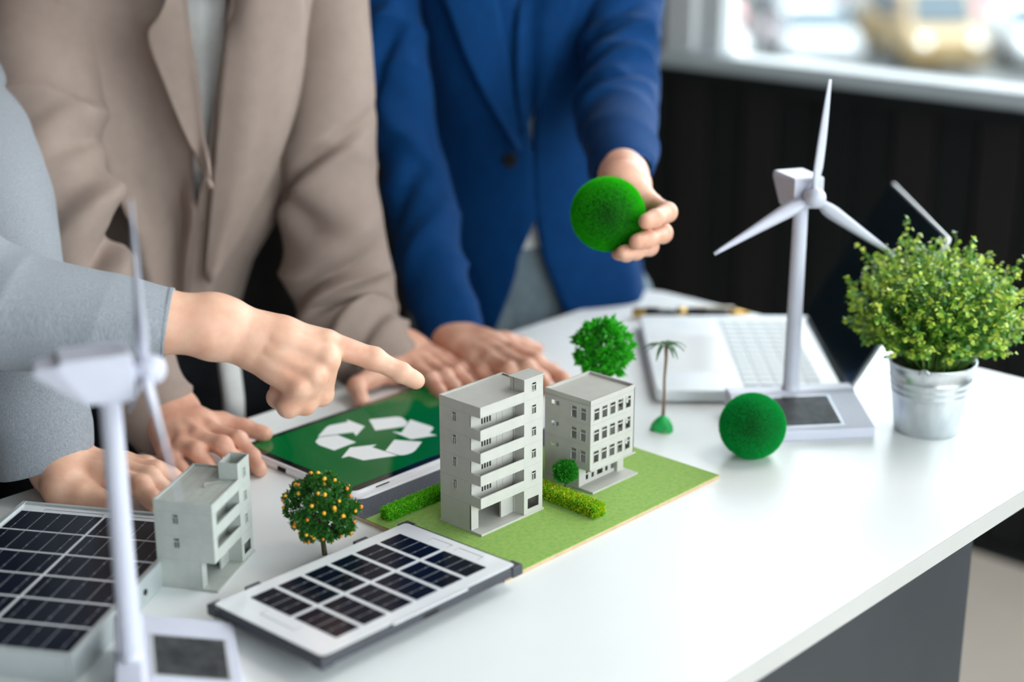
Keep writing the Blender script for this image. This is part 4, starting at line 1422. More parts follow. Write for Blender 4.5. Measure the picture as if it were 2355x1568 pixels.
def hand_prims(hd, up, palm, slim=1.0, fing=1.03, knob=.0016, web=.45, carp=.0165):
    """tapered capsules of one hand: forearm, wrist, metacarpals with a fleshy palm side, fingers, thumb"""
    up = np.array(up, float); palm = np.array(palm, float)
    P = []
    v = lambda p: np.array(p[:3])
    arm = hd['arm']
    for a, b in zip(arm, arm[1:]):
        P.append((v(a), v(b), a[3] * slim, b[3] * slim, .012))
    w1, w2 = hd['wrist']
    P.append((v(arm[-1]), v(w1), arm[-1][3] * .80, w1[3] * .9, .02))
    P.append((v(arm[-1]), v(w2), arm[-1][3] * .80, w2[3] * .9, .02))
    P.append((v(w1), v(w2), w1[3] * .85, w2[3] * .85, .02))
    fs = hd['fingers']
    mc = []
    for i, (c, j) in enumerate(fs):
        c = np.array(c)
        w = v(w1) * (1 - (i / 3)) + v(w2) * (i / 3)
        if np.linalg.norm(v(w2) - np.array(fs[0][0])) < np.linalg.norm(v(w1) - np.array(fs[0][0])):
            w = v(w2) * (1 - (i / 3)) + v(w1) * (i / 3)
        P.append((w, c, carp, carp * .85, .018))
        P.append((c, v(j[0]), .0114, j[0][3] * .90, .009))
        P.append((c + palm * .007, v(j[0]) + palm * .005, .0125, .0100, .010))
        mc.append((c, v(j[0])))
    for (c0, m0), (c1, m1) in zip(mc, mc[1:]):
        for t in (.25, .58):
            q = ((c0 + (m0 - c0) * t) + (c1 + (m1 - c1) * t)) / 2 + palm * .004
            P.append((q, q, .0118, .0118, .014))
    for i, (c, j) in enumerate(fs):
        m0 = v(j[0])
        # knuckle and tendon on the back of the hand
        P.append((m0 + up * knob, m0 + up * knob, j[0][3] * .72, j[0][3] * .72, .005))
        P.append((np.array(c) * .55 + m0 * .45 + up * .0098, m0 + up * .0078, .0024, .0030, .005))
        for a, b in zip(j, j[1:]):
            P.append((v(a), v(b), a[3] * (.92 if a is j[0] else 1.0) * fing, b[3] * fing, .0025))
            mid = v(a) * .5 + v(b) * .5
        for q in (1, 2):
            a, b0, b1 = v(j[q]), v(j[q - 1]), v(j[min(q + 1, len(j) - 1)])
            o = a - (b0 + b1) / 2
            P.append((a + up * .0004, a + up * .0004, j[q][3] * .98 * fing, j[q][3] * .98 * fing, .006))
        d = v(j[-1]) - v(j[-2])
        d = d / np.linalg.norm(d)
        P.append((v(j[-1]) - d * .004, v(j[-1]) + d * .002, j[-1][3] * fing, j[-1][3] * .86 * fing, .004))
    t = hd['thumb']
    base = (v(w1) + np.array(fs[0][0])) / 2
    P.append((base, v(t[0]), .0150, t[0][3], .016))
    for a, b in zip(t, t[1:]):
        P.append((v(a), v(b), a[3], b[3], .006))
    P.append((v(t[0]), np.array(fs[0][0]) * (1 - web) + v(fs[0][1][0]) * web, .0125, .0105, .016))
    d = v(t[-1]) - v(t[-2]); d = d / np.linalg.norm(d)
    P.append((v(t[-1]) - d * .004, v(t[-1]) + d * .003, t[-1][3], t[-1][3] * .85, .004))
    return P


def nail(parent, tip, prev, up, r, m, ln=.0050, wd=.0042):
    tip, prev, up = Vector(tip[:3]), Vector(prev[:3]), Vector(up)
    d = (tip - prev).normalized()
    u = (up - d * up.dot(d)).normalized()
    s = d.cross(u)
    mb = MB()
    N, K = 6, 6
    for i in range(N + 1):
        for k in range(K + 1):
            a, b = (i / N - .5) * 2, (k / K - .5) * 2
            w = wd * (1 - .25 * a * a) if a < 0 else wd * math.sqrt(max(.02, 1 - .55 * a * a))
            c = tip + d * (a * ln - .0022) + s * (b * w) + u * (r * (.955 - .22 * b * b - .05 * max(a, 0) ** 2))
            mb.v.append(tuple(c))
    for i in range(N):
        for k in range(K):
            q = i * (K + 1) + k
            mb.f.append((q, q + 1, q + K + 2, q + K + 1))
    o = mb.build('nail', m, parent, smooth=True)
    sm = o.modifiers.new('t', 'SOLIDIFY'); sm.thickness = .0007; sm.offset = -1
    return o


def wav(T, P, seed, kt, kp, n=7):
    """smooth random relief, periodic round the limb"""
    r = np.random.default_rng(seed)
    S = np.zeros_like(T)
    for i in range(n):
        m = r.integers(0, kp + 1)
        f = r.uniform(.35, 1) * kt
        S += r.uniform(.5, 1) * np.sin(2 * math.pi * f * T + m * P + r.uniform(0, 6.28))
    return S / n ** .5


def catmull(pts, n):
    pts = np.array(pts, float)
    k = len(pts)
    u = np.linspace(0, k - 1 - 1e-6, n)
    i = u.astype(int)
    t = (u - i)[:, None]
    g = lambda j: pts[np.clip(j, 0, k - 1)]
    p0, p1, p2, p3 = g(i - 1), g(i), g(i + 1), g(i + 2)
    return .5 * (2 * p1 + (p2 - p0) * t + (2 * p0 - 5 * p1 + 4 * p2 - p3) * t ** 2 + (3 * p1 - p0 - 3 * p2 + p3) * t ** 3)


def grid_faces(nt, na, wrap=True):
    F = []
    i = np.arange(nt - 1)[:, None]
    j = np.arange(na if wrap else na - 1)[None, :]
    j2 = (j + 1) % na
    return np.stack([i * na + j, i * na + j2, (i + 1) * na + j2, (i + 1) * na + j], -1).reshape(-1, 4)


def sleeve(name, pts, m, parent, seed, folds, toward, nt=150, na=72, soft=.010, cuff=None, ridges=()):
    """tube of cloth along pts = [(position, radius)]; folds = [(centre t, spread, amount, count, skew)];
    ridges = [(t, angle from 'toward', length angle, width t, amount, slope)]"""
    C = catmull([p[0] for p in pts], nt)
    Rr = catmull([[p[1]] * 3 for p in pts], nt)[:, 0]
    T = np.gradient(C, axis=0); T /= np.linalg.norm(T, axis=1, keepdims=True)
    U = np.zeros_like(C); tw = np.array(toward, float)
    for i in range(nt):
        u = tw - T[i] * (tw @ T[i])
        U[i] = u / np.linalg.norm(u)
    S = np.cross(T, U)
    if cuff is not None:            # slant the last ring so that it follows the hem seen in the photo
        tgt = np.array(cuff, float); tgt /= np.linalg.norm(tgt)
        if tgt @ T[-1] < 0: tgt = -tgt
        for i in range(nt):
            w = max(0, (i / (nt - 1) - .80) / .20) ** 2
            t2 = T[i] * (1 - w) + tgt * w; t2 /= np.linalg.norm(t2)
            u = tw - t2 * (tw @ t2); U[i] = u / np.linalg.norm(u); S[i] = np.cross(t2, U[i])
    t = np.linspace(0, 1, nt)[:, None]
    a = np.linspace(0, 2 * math.pi, na, endpoint=False)[None, :]
    TT, AA = np.broadcast_arrays(t, a)
    r = Rr[:, None] + soft * .55 * wav(TT, AA, seed, 3.2, 3) * (1 - .5 * TT)
    for n_, (tc, sp, amt, cnt, skew) in enumerate(folds):
        env = np.exp(-((TT - tc) / sp) ** 2)
        ph = cnt * (TT - tc) * 2 * math.pi + skew * np.cos(AA - 1.0 * n_) + .9 * wav(TT, AA, seed + 31 + n_, 2.0, 2)
        mask = .55 + .45 * np.cos(AA - .7 - 1.3 * n_)
        r = r + amt * env * mask * (1 - 2 * np.abs(np.sin(ph * .5)) ** .8)
    for (tc, ac, al, wt, amt, sl) in ridges:
        da = (AA - ac + math.pi) % (2 * math.pi) - math.pi
        x = (TT - tc - sl * da) / wt
        r = r + amt * np.exp(-x * x) * np.exp(-(da / al) ** 2)
    if cuff is not None:
        r = np.where(TT > .972, r * .3 + .7 * Rr[:, None], r)
    V = C[:, None, :] + (U[:, None, :] * np.cos(AA)[..., None] + S[:, None, :] * np.sin(AA)[..., None]) * r[..., None]
    V = V.reshape(-1, 3)
    F = grid_faces(nt, na)
    # closed at the shoulder
    r0_, r1_ = C[0] + (V[:na] - C[0]) * .70 - T[0] * .022, C[0] + (V[:na] - C[0]) * .04 - T[0] * .034
    # hem turned inwards
    last = V[-na:]; cen = C[-1]
    in1 = cen + (last - cen) * .95 - T[-1] * .0015
    in2 = cen + (last - cen) * .86 - T[-1] * .045
    V = np.concatenate([V, in1, in2, r1_, r0_])
    F2 = grid_faces(3, na) + (nt - 1) * na
    q_ = grid_faces(2, na)
    n1 = (nt + 2) * na
    q2 = q_.copy(); q2[:, 0] += n1 + na; q2[:, 1] += n1 + na; q2[:, 2] -= na; q2[:, 3] -= na
    F2 = np.concatenate([F2, q_ + n1, q2])
    o = link(name, mesh_np(name, V, np.concatenate([F, F2])[:, ::-1], m, True), parent)
    return o


class Torso:
    """cloth-covered trunk: rows of (centre, half width, half depth), facing front"""
    def __init__(s, rows, front, nt=90, pw=2.4):
        s.C = catmull([r[0] for r in rows], nt)
        s.a = catmull([[r[1]] * 3 for r in rows], nt)[:, 0]
        s.b = catmull([[r[2]] * 3 for r in rows], nt)[:, 0]
        T = np.gradient(s.C, axis=0); T /= np.linalg.norm(T, axis=1, keepdims=True)
        f = np.array(front, float)
        F = f - T * (T @ f)[:, None]; F /= np.linalg.norm(F, axis=1, keepdims=True)
        s.F, s.S = F, np.cross(F, T)
        if s.S[0] @ np.array([.683, -.73, 0]) < 0: s.S = -s.S
        s.nt, s.pw = nt, pw

    def surf(s, phi, disp=0.0, scale=1.0):
        """phi (nt, na): 0 = front, + towards picture right"""
        c, n = np.cos(phi), np.sin(phi)
        e = 2 / s.pw
        X = np.sign(n) * np.abs(n) ** e * s.a[:, None] * scale
        Y = np.sign(c) * np.abs(c) ** e * s.b[:, None] * scale
        k = 1 + disp / np.sqrt(X * X + Y * Y + 1e-9)
        return s.C[:, None, :] + s.S[:, None, :] * (X * k)[..., None] + s.F[:, None, :] * (Y * k)[..., None]


def sight(px, py):
    """direction of the line of sight of a picture point"""
    d = Vector(((px - 1177.5) / 3650, -(py - 784) / 3650, -1.0))
    return (cam.rotation_euler.to_matrix() @ d).normalized()


def drape(name, outline, bvh, m, parent, lift, thick=.003, edge_lift=0.0, n=26, smooth=True):
    """cloth panel lying on a garment: a four-sided outline (rows from top to bottom: left, right) laid on the surface below"""
    L = catmull([(*a, 0) for a, b in outline], n); Rr = catmull([(*b, 0) for a, b in outline], n)
    K = 13
    V, o = [], Vector((0, 0, 1.40))
    for i in range(n):
        for k in range(K):
            u = k / (K - 1)
            p = L[i] * (1 - u) + Rr[i] * u
            d = sight(p[0], p[1])
            hit, nr, _, _ = bvh.ray_cast(o, d)
            if hit is None:
                hit, nr, _, _ = bvh.find_nearest(o + d * (V[-1] - o).length if V else o + d * 1.9)
                hit = o + d * (hit - o).length
            lf = lift + edge_lift * (u if edge_lift > 0 else (1 - u)) ** 1.5 * (1 if edge_lift > 0 else -1)
            V.append(hit - d * lf)
    # even out the relief taken over from the folds below
    A = np.array([tuple(v) for v in V]).reshape(n, K, 3)
    for _ in range(3):
        B = A.copy()
        B[1:-1] = (A[:-2] + A[1:-1] * 2 + A[2:]) / 4
        A = B
        B = A.copy()
        B[:, 1:-1] = (A[:, :-2] + A[:, 1:-1] * 2 + A[:, 2:]) / 4
        A = B
    F = grid_faces(n, K, False)
    ob = link(name, mesh_np(name, A.reshape(-1, 3), F, m, smooth), parent)
    sm = ob.modifiers.new('t', 'SOLIDIFY'); sm.thickness = thick; sm.offset = 0
    return ob


def bvh_of(*objs):
    V, F = [], []
    for o in objs:
        n = len(V)
        V += [v.co.copy() for v in o.data.vertices]
        F += [[i + n for i in p.vertices] for p in o.data.polygons]
    return BVHTree.FromPolygons(V, F)


def skinmat(name, a, b):
    m = mat(name, a, 0.48, vary=b, scale=38, bump=0.12, bump_scale=900, subsurf=0.22, detail=3)
    return m


def cloth(name, c1, c2, weave=1400, rough=.85, sheen=.06, stretch=(1, 1, 1), scale=500, bump=.25):
    return mat(name, c1, rough, vary=c2, scale=scale, stretch=stretch, bump=bump, bump_scale=weave, sheen=sheen, spec=.12)


def legs(parent, hip, spread, side, m, shoe, foot_dir):
    """trousers with two legs down to the floor, and shoes"""
    hip = np.array(hip, float); side = np.array(side, float); fd = np.array(foot_dir, float)
    P = [(hip - side * spread, hip + side * spread, .105, .105, .03)]
    for s in (-1, 1):
        a = hip + side * spread * s
        k = np.array([a[0], a[1], .48]) + fd * .02
        f = np.array([a[0], a[1], .075]) - fd * .01
        P += [(a, k, .092, .068, .03), (k, f, .068, .055, .02)]
    V, F = smooth_solid(P, .008)
    o = link('trousers', mesh_np('trousers', V, F, m, True), parent)
    for s in (-1, 1):
        a = hip + side * spread * s
        q = np.array([a[0], a[1], .046])
        V, F = smooth_solid([(q - fd * .05, q + fd * .10, .043, .036, .02), (q + fd * .10 - [0, 0, .008], q + fd * .16 - [0, 0, .012], .036, .030, .02)], .006)
        V[:, 2] = np.maximum(V[:, 2], .002)
        link('shoe', mesh_np('shoe', V, F, shoe, True), parent)
    return o


def head_prims(o, face):
    """skull, jaw, nose, lips, ears and neck stump round the head centre o"""
    o = np.array(o, float); f = np.array(face, float); f /= np.linalg.norm(f)
    u = np.array([0, 0, 1.0]); u = u - f * (u @ f); u /= np.linalg.norm(u)
    s = np.cross(f, u)
    P = [(o - f * .025 + u * .022, o + f * .018 + u * .020, .078, .072, .03),
         (o + f * .020 - u * .030, o + f * .040 - u * .070, .056, .034, .03),
         (o + f * .058 - u * .086, o + f * .060 - u * .084, .022, .020, .02),
         (o + f * .084 + u * .008, o + f * .100 - u * .030, .007, .0105, .010),
         (o + f * .078 - u * .056 - s * .014, o + f * .078 - u * .056 + s * .014, .009, .009, .006),
         (o + f * .076 + u * .018 - s * .032, o + f * .076 + u * .018 + s * .032, .011, .011, .015)]
    for k in (-1, 1):
        P += [(o + f * .050 - u * .022 + s * k * .034, o + f * .030 - u * .045 + s * k * .044, .022, .018, .02),
              (o - f * .004 + u * .008 + s * k * .076, o - f * .010 - u * .026 + s * k * .072, .013, .009, .004)]
    return P, (o, f, u, s)


def add_head(root, fr, skin_eye, hair_m, long_=False):
    o, f, u, s = fr
    for k in (-1, 1):
        c = o + f * .0745 + u * .000 + s * k * .031
        e = MB().sphere(tuple(c), .0120, 14, 10).build('eye', skin_eye, None, smooth=True)
        i = MB().sphere(tuple(c + f * .0075), .0062, 12, 8).build('iris', M_iris, None, smooth=True)
        rel(root, e, i)
    P = [(o - f * .034 + u * .040, o + f * .006 + u * .052, .083, .066, .02), (o - f * .055 - u * .02, o - f * .05 + u * .03, .062, .075, .02)]
    if long_:
        for k in (-1, 1): P.append((o - f * .03 + u * .02 + s * k * .060, o - f * .045 - u * .12 + s * k * .055, .032, .028, .03))
        P.append((o - f * .06, o - f * .07 - u * .13, .055, .045, .03))
    V, F = smooth_solid(P, .005)
    rel(root, link('hair', mesh_np('hair', V, F, hair_m, True)))


M_skin_a = skinmat('skin_pointing', srgb(226, 182, 156), srgb(214, 160, 134))
M_skin_b = skinmat('skin_taupe', srgb(222, 172, 148), srgb(208, 150, 126))
M_skin_c = skinmat('skin_blue', srgb(222, 172, 148), srgb(210, 150, 124))
M_nail = mat('nail', srgb(234, 190, 176), 0.3, vary=srgb(228, 180, 166), scale=60, coat=.2)
M_greycloth = cloth('grey_blue_weave', srgb(160, 163, 167), srgb(124, 130, 140), 2600, stretch=(1, 1, .07), scale=1300, bump=.06)
M_taupe = cloth('taupe_suiting', srgb(150, 133, 124), srgb(145, 128, 119), 2400, scale=60, bump=.08)
M_blue = cloth('blue_suiting', srgb(2, 54, 104), srgb(2, 48, 95), 2400, scale=60, bump=.08, sheen=.02)
M_shirt = cloth('white_shirt', srgb(228, 228, 226), srgb(220, 221, 220), 2400, scale=60, bump=.05)
M_dark = cloth('dark_trousers', srgb(26, 28, 32), srgb(32, 34, 38), 1500, scale=80, bump=.1)
M_jeans = cloth('grey_blue_trousers', srgb(128, 142, 150), srgb(116, 131, 140), 1500, scale=80, bump=.1)
M_shoe = mat('shoe_black', srgb(24, 24, 26), .4, vary=srgb(30, 30, 32), scale=30)
UP, DOWN = (0, 0, 1), (0, 0, -1)
CAMDIR = np.array([-.73, -.683, 0.32]); CAMDIR /= np.linalg.norm(CAMDIR)


M_hair = mat('hair_dark', srgb(30, 24, 21), .45, vary=srgb(44, 34, 28), scale=60, stretch=(1, 1, .1), bump=.3, bump_scale=400)
M_eye = mat('eye_white', srgb(236, 234, 230), .2, vary=srgb(230, 226, 222), scale=60)
M_iris = mat('iris_brown', srgb(44, 28, 20), .15, vary=srgb(56, 36, 26), scale=200)


def hand_mesh(parts, h=.0014):
    Vs, Fs, n = [], [], 0
    for P in parts:
        V, F = smooth_solid(P, h)
        Vs.append(V); Fs.append(F + n); n += len(V)
    return np.concatenate(Vs), np.concatenate(Fs)


def add_body(root, name_mat, hands, trunk, smooth=9, head=None):
    """hands and forearms at fine, arms / trunk / neck at coarse resolution, in one mesh"""
    V, F = hand_mesh(hands)
    V2, F2 = smooth_solid(trunk, .009)
    if head:
        V3, F3 = smooth_solid(head, .0042)
        F2 = np.concatenate([F2, F3 + len(V2)]); V2 = np.concatenate([V2, V3])
    o = link('body', mesh_np('body', np.concatenate([V, V2]), np.concatenate([F, F2 + len(V)]), name_mat, True), root)
    sm = o.modifiers.new('even', 'SMOOTH'); sm.factor = .5; sm.iterations = smooth
    return o


# ================= person in grey-blue jacket (pointing hand, other hand on the desk)
g = empty('person', (0.46, 1.62, 0), 0, 'person in grey-blue jacket pointing at the tall apartment model, other hand on the desk', 'person')
G = Vector(g.location)
sub = lambda p: tuple(np.array(p) - np.array(G))
gr = empty('body_root')
bpy.data.objects.remove(gr)


def rel(root, *objs):
    """children built in world coordinates keep their place under the person's empty"""
    for o in objs:
        o.parent = root
        o.location = -Vector(root.location)


pA = hand_prims(HANDS['A'], CAMDIR * .95 + np.array([.1, -.1, .25]), -CAMDIR, 1.0, 1.03, .0044, .5, .0145)
pB = hand_prims(HANDS['B'], UP, DOWN, 1.0, 1.03, .0016, .12)
g_sh_r, g_sh_l = (0.7129, 1.5834, 1.0882), (0.9183, 1.7299, 1.0808)
trunk = [((0.8143, 1.6766, 0.7694), (0.8167, 1.7163, 1.0509), .07, .07, .02), ((0.8167, 1.7163, 1.0509), (0.8040, 1.7479, 1.1850), .07, .05, .02),
         (g_sh_r, (0.6453, 1.3749, 1.0164), .050, .042, .03), ((0.6453, 1.3749, 1.0164), HANDS['A']['arm'][0][:3], .042, .034, .02),
         (g_sh_l, (0.7959, 1.4720, 0.9119), .050, .042, .03), ((0.7959, 1.4720, 0.9119), HANDS['B']['arm'][0][:3], .042, .033, .02)]
ho = np.array((0.7851, 1.7385, 1.1875)) + np.array([.03, -.05, .165])
hp_, hf_ = head_prims(ho, (.62, -.60, -.45))
trunk.append(((0.8040, 1.7479, 1.1850), tuple(ho - np.array([.01, -.02, .08])), .055, .050, .02))
bd = add_body(g, M_skin_a, [pA, pB], trunk, 5, hp_)
heads = [(g, hf_, False)]
jk = empty('jacket', (0, 0, 0), parent=g)
s1 = sleeve('sleeve', [(g_sh_r, .085), ((0.6545, 1.4441, 1.0527), .082), ((0.6457, 1.3352, 1.0147), .072), ((0.6882, 1.2793, 0.9832), .0580), ((0.7427, 1.2323, 0.9680), .0480), ((0.7789, 1.2035, 0.9630), .0405), ((0.8039, 1.1849, 0.9604), .0335)],
            M_greycloth, None, 3, [(.42, .10, .006, 9, 1.2), (.72, .22, .0022, 5, 1.0)], CAMDIR, soft=.004, cuff=(.62, -.55, -.16))
s2 = sleeve('sleeve', [(g_sh_l, .085), ((0.8439, 1.5846, 0.9972), .078), ((0.8004, 1.4784, 0.9191), .066), ((0.7874, 1.4306, 0.8708), .060), ((0.7809, 1.3980, 0.8139), .0545), ((0.7744, 1.3804, 0.7755), .0500)],
            M_greycloth, None, 9, [(.50, .14, .006, 8, 1.1), (.80, .15, .0022, 6, 1.0)], CAMDIR, soft=.004, cuff=(.10, -.22, -.80))
tg = Torso([((0.8130, 1.6663, 0.7127), .165, .110), ((0.8225, 1.6862, 0.8399), .150, .105), ((0.8243, 1.7018, 0.9407), .145, .105), ((0.8145, 1.7210, 1.0555), .150, .105), ((0.8018, 1.7393, 1.1621), .165, .095), ((0.8028, 1.7505, 1.2039), .125, .08), ((0.8027, 1.7541, 1.2273), .060, .060)],
           (.30, -.95, 0))
ph = np.broadcast_to(np.linspace(-math.pi, math.pi, 80, endpoint=False)[None, :], (90, 80))
TT = np.broadcast_to(np.linspace(0, 1, 90)[:, None], (90, 80))
tb = link('torso_panel', mesh_np('torso_panel', tg.surf(ph, .006 * wav(TT, ph, 5, 2.5, 4)).reshape(-1, 3), grid_faces(90, 80), M_greycloth, True))
rel(g, bd, tb, s1, s2)
for o in (tb, s1, s2): o.parent = jk
lg = legs(None, (tg.C[0][0], tg.C[0][1], .84), .085, (.95, .30, 0), M_dark, M_shoe, (.30, -.95, 0))
rel(g, *[o for o in list(col.objects) if o.name.split('.')[0] in ('trousers', 'shoe') and o.parent is None])
tp = HANDS['B']
for hd, f, upv in (('B', 0, UP), ):
    j = tp['fingers'][f][1]
    rel(g, nail(None, j[-1], j[-2], UP, j[-1][3], M_nail))
j = HANDS['A']['fingers'][0][1]
rel(g, nail(None, j[-1], j[-2], np.array([-.25, -.1, 1.0]), j[-1][3] * .98, M_nail))

# ================= person in taupe blazer, both hands on the desk
t_ = empty('person', (1.12, 1.66, 0), 0, 'person in open taupe blazer over white shirt leaning with both hands on the desk', 'person')
pC = hand_prims(HANDS['C'], UP, DOWN)
pD = hand_prims(HANDS['D'], UP, DOWN)
t_shr, t_shl = (1.0659, 1.7488, 1.2246), (1.3178, 1.5418, 1.2261)
trunk = [((1.1262, 1.6442, 0.7546), (1.1827, 1.6445, 1.1389), .06, .06, .02), ((1.1827, 1.6445, 1.1389), (1.1974, 1.6410, 1.3255), .06, .045, .02),
         ((1.1876, 1.6491, 1.1594), t_shr, .045, .028, .01), ((1.1876, 1.6491, 1.1594), t_shl, .045, .028, .01),
         (t_shr, (0.9412, 1.6131, 1.0166), .027, .026, .01), ((0.9412, 1.6131, 1.0166), (0.9291, 1.5159, 0.8830), .026, .026, .01), ((0.9291, 1.5159, 0.8830), HANDS['C']['arm'][0][:3], .026, .027, .01),
         (t_shl, (1.2584, 1.4899, 0.9850), .027, .026, .01), ((1.2584, 1.4899, 0.9850), (1.2502, 1.4630, 0.8460), .026, .026, .01), ((1.2502, 1.4630, 0.8460), HANDS['D']['arm'][0][:3], .026, .027, .01)]
ho = np.array((1.1974, 1.6410, 1.3255)) + np.array([-.05, -.05, .095])
hp_, hf_ = head_prims(ho, (-.55, -.60, -.50))
trunk.append(((1.1974, 1.6410, 1.3255), tuple(ho - np.array([0, 0, .07])), .054, .052, .02))
bd = add_body(t_, M_skin_b, [pC, pD], trunk, 9, hp_)
heads.append((t_, hf_, True))
jk = empty('blazer', (0, 0, 0), parent=t_)
s1 = sleeve('sleeve', [((1.0695, 1.7594, 1.2547), .062), ((1.0227, 1.7216, 1.1679), .066), ((0.9786, 1.6678, 1.0856), .066), ((0.9422, 1.6121, 1.0166), .066), ((0.9281, 1.5625, 0.9458), .060), ((0.9291, 1.5159, 0.8830), .055), ((0.9304, 1.4535, 0.8197), .050), ((0.9320, 1.4092, 0.7789), .045), ((0.9322, 1.3840, 0.7588), .0405)],
            M_taupe, None, 14, [(.33, .10, .010, 8, 1.4), (.52, .10, .012, 7, 1.2), (.84, .10, .004, 9, 1.0)], CAMDIR, soft=.009, cuff=(.42, -.30, -.52),
            ridges=[(.47, -1.1, .9, .035, .034, .06), (.545, -1.2, .8, .022, -.022, .05), (.61, -1.1, .9, .035, .016, .06), (.30, -1.2, .9, .02, .012, .05), (.35, -1.2, .8, .015, -.010, .05)])
s2 = sleeve('sleeve', [((1.3257, 1.5656, 1.2613), .062), ((1.3056, 1.5378, 1.1582), .056), ((1.2782, 1.5106, 1.0722), .056), ((1.2584, 1.4899, 0.9850), .060), ((1.2524, 1.4762, 0.9107), .067), ((1.2489, 1.4670, 0.8512), .069), ((1.2453, 1.4428, 0.8086), .063), ((1.2405, 1.4052, 0.7839), .057), ((1.2412, 1.3782, 0.7611), .0500)],
            M_taupe, None, 23, [(.36, .06, .006, 9, 1.8), (.60, .12, .007, 6, 1.3), (.88, .09, .009, 9, 1.2)], CAMDIR, soft=.009, cuff=(.22, -.30, -.50),
            ridges=[(.345, 0, 1.1, .013, -.022, .05), (.375, .2, 1.0, .030, .012, .05), (.45, .5, .7, .035, -.016, -.06), (.50, -.3, .8, .04, .016, .05), (.60, .2, 1.0, .025, -.018, .06), (.66, .0, 1.0, .03, .016, .05), (.74, -.2, 1.0, .02, -.014, -.05), (.85, .2, 1.2, .02, .012, .05), (.90, .1, 1.2, .014, -.012, .04)])
tt = Torso([((1.1093, 1.6607, 0.7192), .094, .098), ((1.1190, 1.6621, 0.7759), .092, .097), ((1.1275, 1.6594, 0.8215), .090, .096), ((1.1424, 1.6507, 0.9008), .098, .098), ((1.1597, 1.6387, 0.9786), .114, .102), ((1.1734, 1.6299, 1.0876), .127, .106), ((1.1818, 1.6253, 1.1934), .142, .108), ((1.1835, 1.6201, 1.2505), .150, .105)],
           (-.74, -.67, 0), nt=110)
NA = 120
t = np.linspace(0, 1, 110)[:, None]
u = np.linspace(0, 1, NA)[None, :]
# the fronts meet at the button (t about .38) and part above and below it
eL = np.interp(t, [0, .14, .3, .5, .553, .714, .857, 1], [.14, .26, .39, .25, .19, .0, -.09, -.12])
eR = np.interp(t, [0, .14, .3, .5, .553, .714, .857, 1], [.72, .58, .38, .25, .20, .25, .30, .33])
ph = eR + u * (2 * math.pi + eL - eR)
cf = np.cos(ph); TT, UU = np.broadcast_arrays(t, u)
fold = .010 * wav(TT, ph, 41, 1.6, 4) * (.4 + .6 * (cf > 0))
pw_ = np.where(ph > math.pi, ph - 2 * math.pi, ph)
rdg = np.interp(t, [.286, .37, .47, .55, .643, .786, 1], [.16, .09, -.02, -.22, -.46, -.78, -.95])
fr_ = np.interp(t, [.20, .34, .5, 1], [0, .7, 1, 1])                       # the front hangs open: a swelling fold, then a deep hollow behind the lapel
fold = fold + fr_ * (.046 * np.exp(-((pw_ - rdg + .11) / .13) ** 2) - .042 / (1 + np.exp(-(pw_ - rdg) / .022)) * (ph > math.pi + 1.2) * (1 - np.clip((pw_ - eL + .16) / .12, 0, 1) * np.clip((.60 - t) / .06, 0, 1)))
fold = fold + .010 * np.exp(-((ph - .75 + .3 * TT) / .16) ** 2)
tor = link('body_panel', mesh_np('body_panel', tt.surf(ph, fold)[16:].reshape(-1, 3), grid_faces(94, NA, False), M_taupe, True))
sm = tor.modifiers.new('t', 'SOLIDIFY'); sm.thickness = .004
e0_ = eL - .02
sp_ = e0_ + np.linspace(0, 1, 60)[None, :] * (.55 - e0_)
shirt = link('shirt', mesh_np('shirt', tt.surf(sp_, .003 * wav(np.broadcast_to(t, (110, 60)), sp_ * 3, 77, 2.2, 8), .62)[60:].reshape(-1, 3), grid_faces(50, 60, False), M_shirt, True))
bv = bvh_of(tor, shirt)
la = drape('lapel', [((392, -40), (424, -40)), ((366, 40), (436, 50)), ((334, 78), (446, 120)), ((372, 180), (458, 200)), ((420, 300), (472, 320)), ((462, 380), (484, 400)), ((485, 432), (490, 434))], bv, M_taupe, None, .046, .004, -.006)
lb = drape('lapel', [((528, -40), (690, -40)), ((524, 20), (704, 42)), ((514, 120), (694, 190)), ((503, 240), (665, 300)), ((494, 360), (620, 420)), ((482, 500), (565, 530)), ((472, 640), (484, 655))], bv, M_taupe, None, .014, .004, .010)
tl_ = MB()
tq = [((1.0994, 1.5249, 0.7993), (1.1149, 1.5074, 0.7973)), ((1.0898, 1.5068, 0.7722), (1.1056, 1.4876, 0.7672)), ((1.0796, 1.4883, 0.7430), (1.0950, 1.4695, 0.7380)), ((1.0722, 1.4771, 0.7030), (1.0873, 1.4609, 0.7030))]
for a_, b__ in tq:
    for k in range(5):
        tl_.v.append(tuple(Vector(a_).lerp(Vector(b__), k / 4) + Vector((-.73, -.68, 0)) * .006 * math.sin(k / 4 * math.pi)))
tl_.f = [(i * 5 + k, i * 5 + k + 1, i * 5 + k + 6, i * 5 + k + 5) for i in range(3) for k in range(4)]
tail = tl_.build('shirt_tail', M_shirt, None, smooth=True)
sm = tail.modifiers.new('t', 'SOLIDIFY'); sm.thickness = .003
btn = MB().lathe([(0, -.002), (.0085, -.002), (.0095, 0), (.0085, .002), (.004, .0012), (0, .0012)], 20).build('button', M_dark, None, smooth=True)
hit, nr, _, _ = bv.ray_cast(Vector((0, 0, 1.4)), sight(486, 690))
btn.location = hit + nr * .002 if hit else Vector((1.1123, 1.5469, 0.8419))
btn.rotation_euler = (nr if nr else Vector((-1, -1, 0))).to_track_quat('Z', 'Y').to_euler()
bl = btn.location.copy()
rel(t_, bd, tor, s1, s2, la, lb, shirt, tail)
btn.parent = jk; btn.location = bl - Vector(t_.location)
for o in (tor, s1, s2, la, lb): o.parent = jk
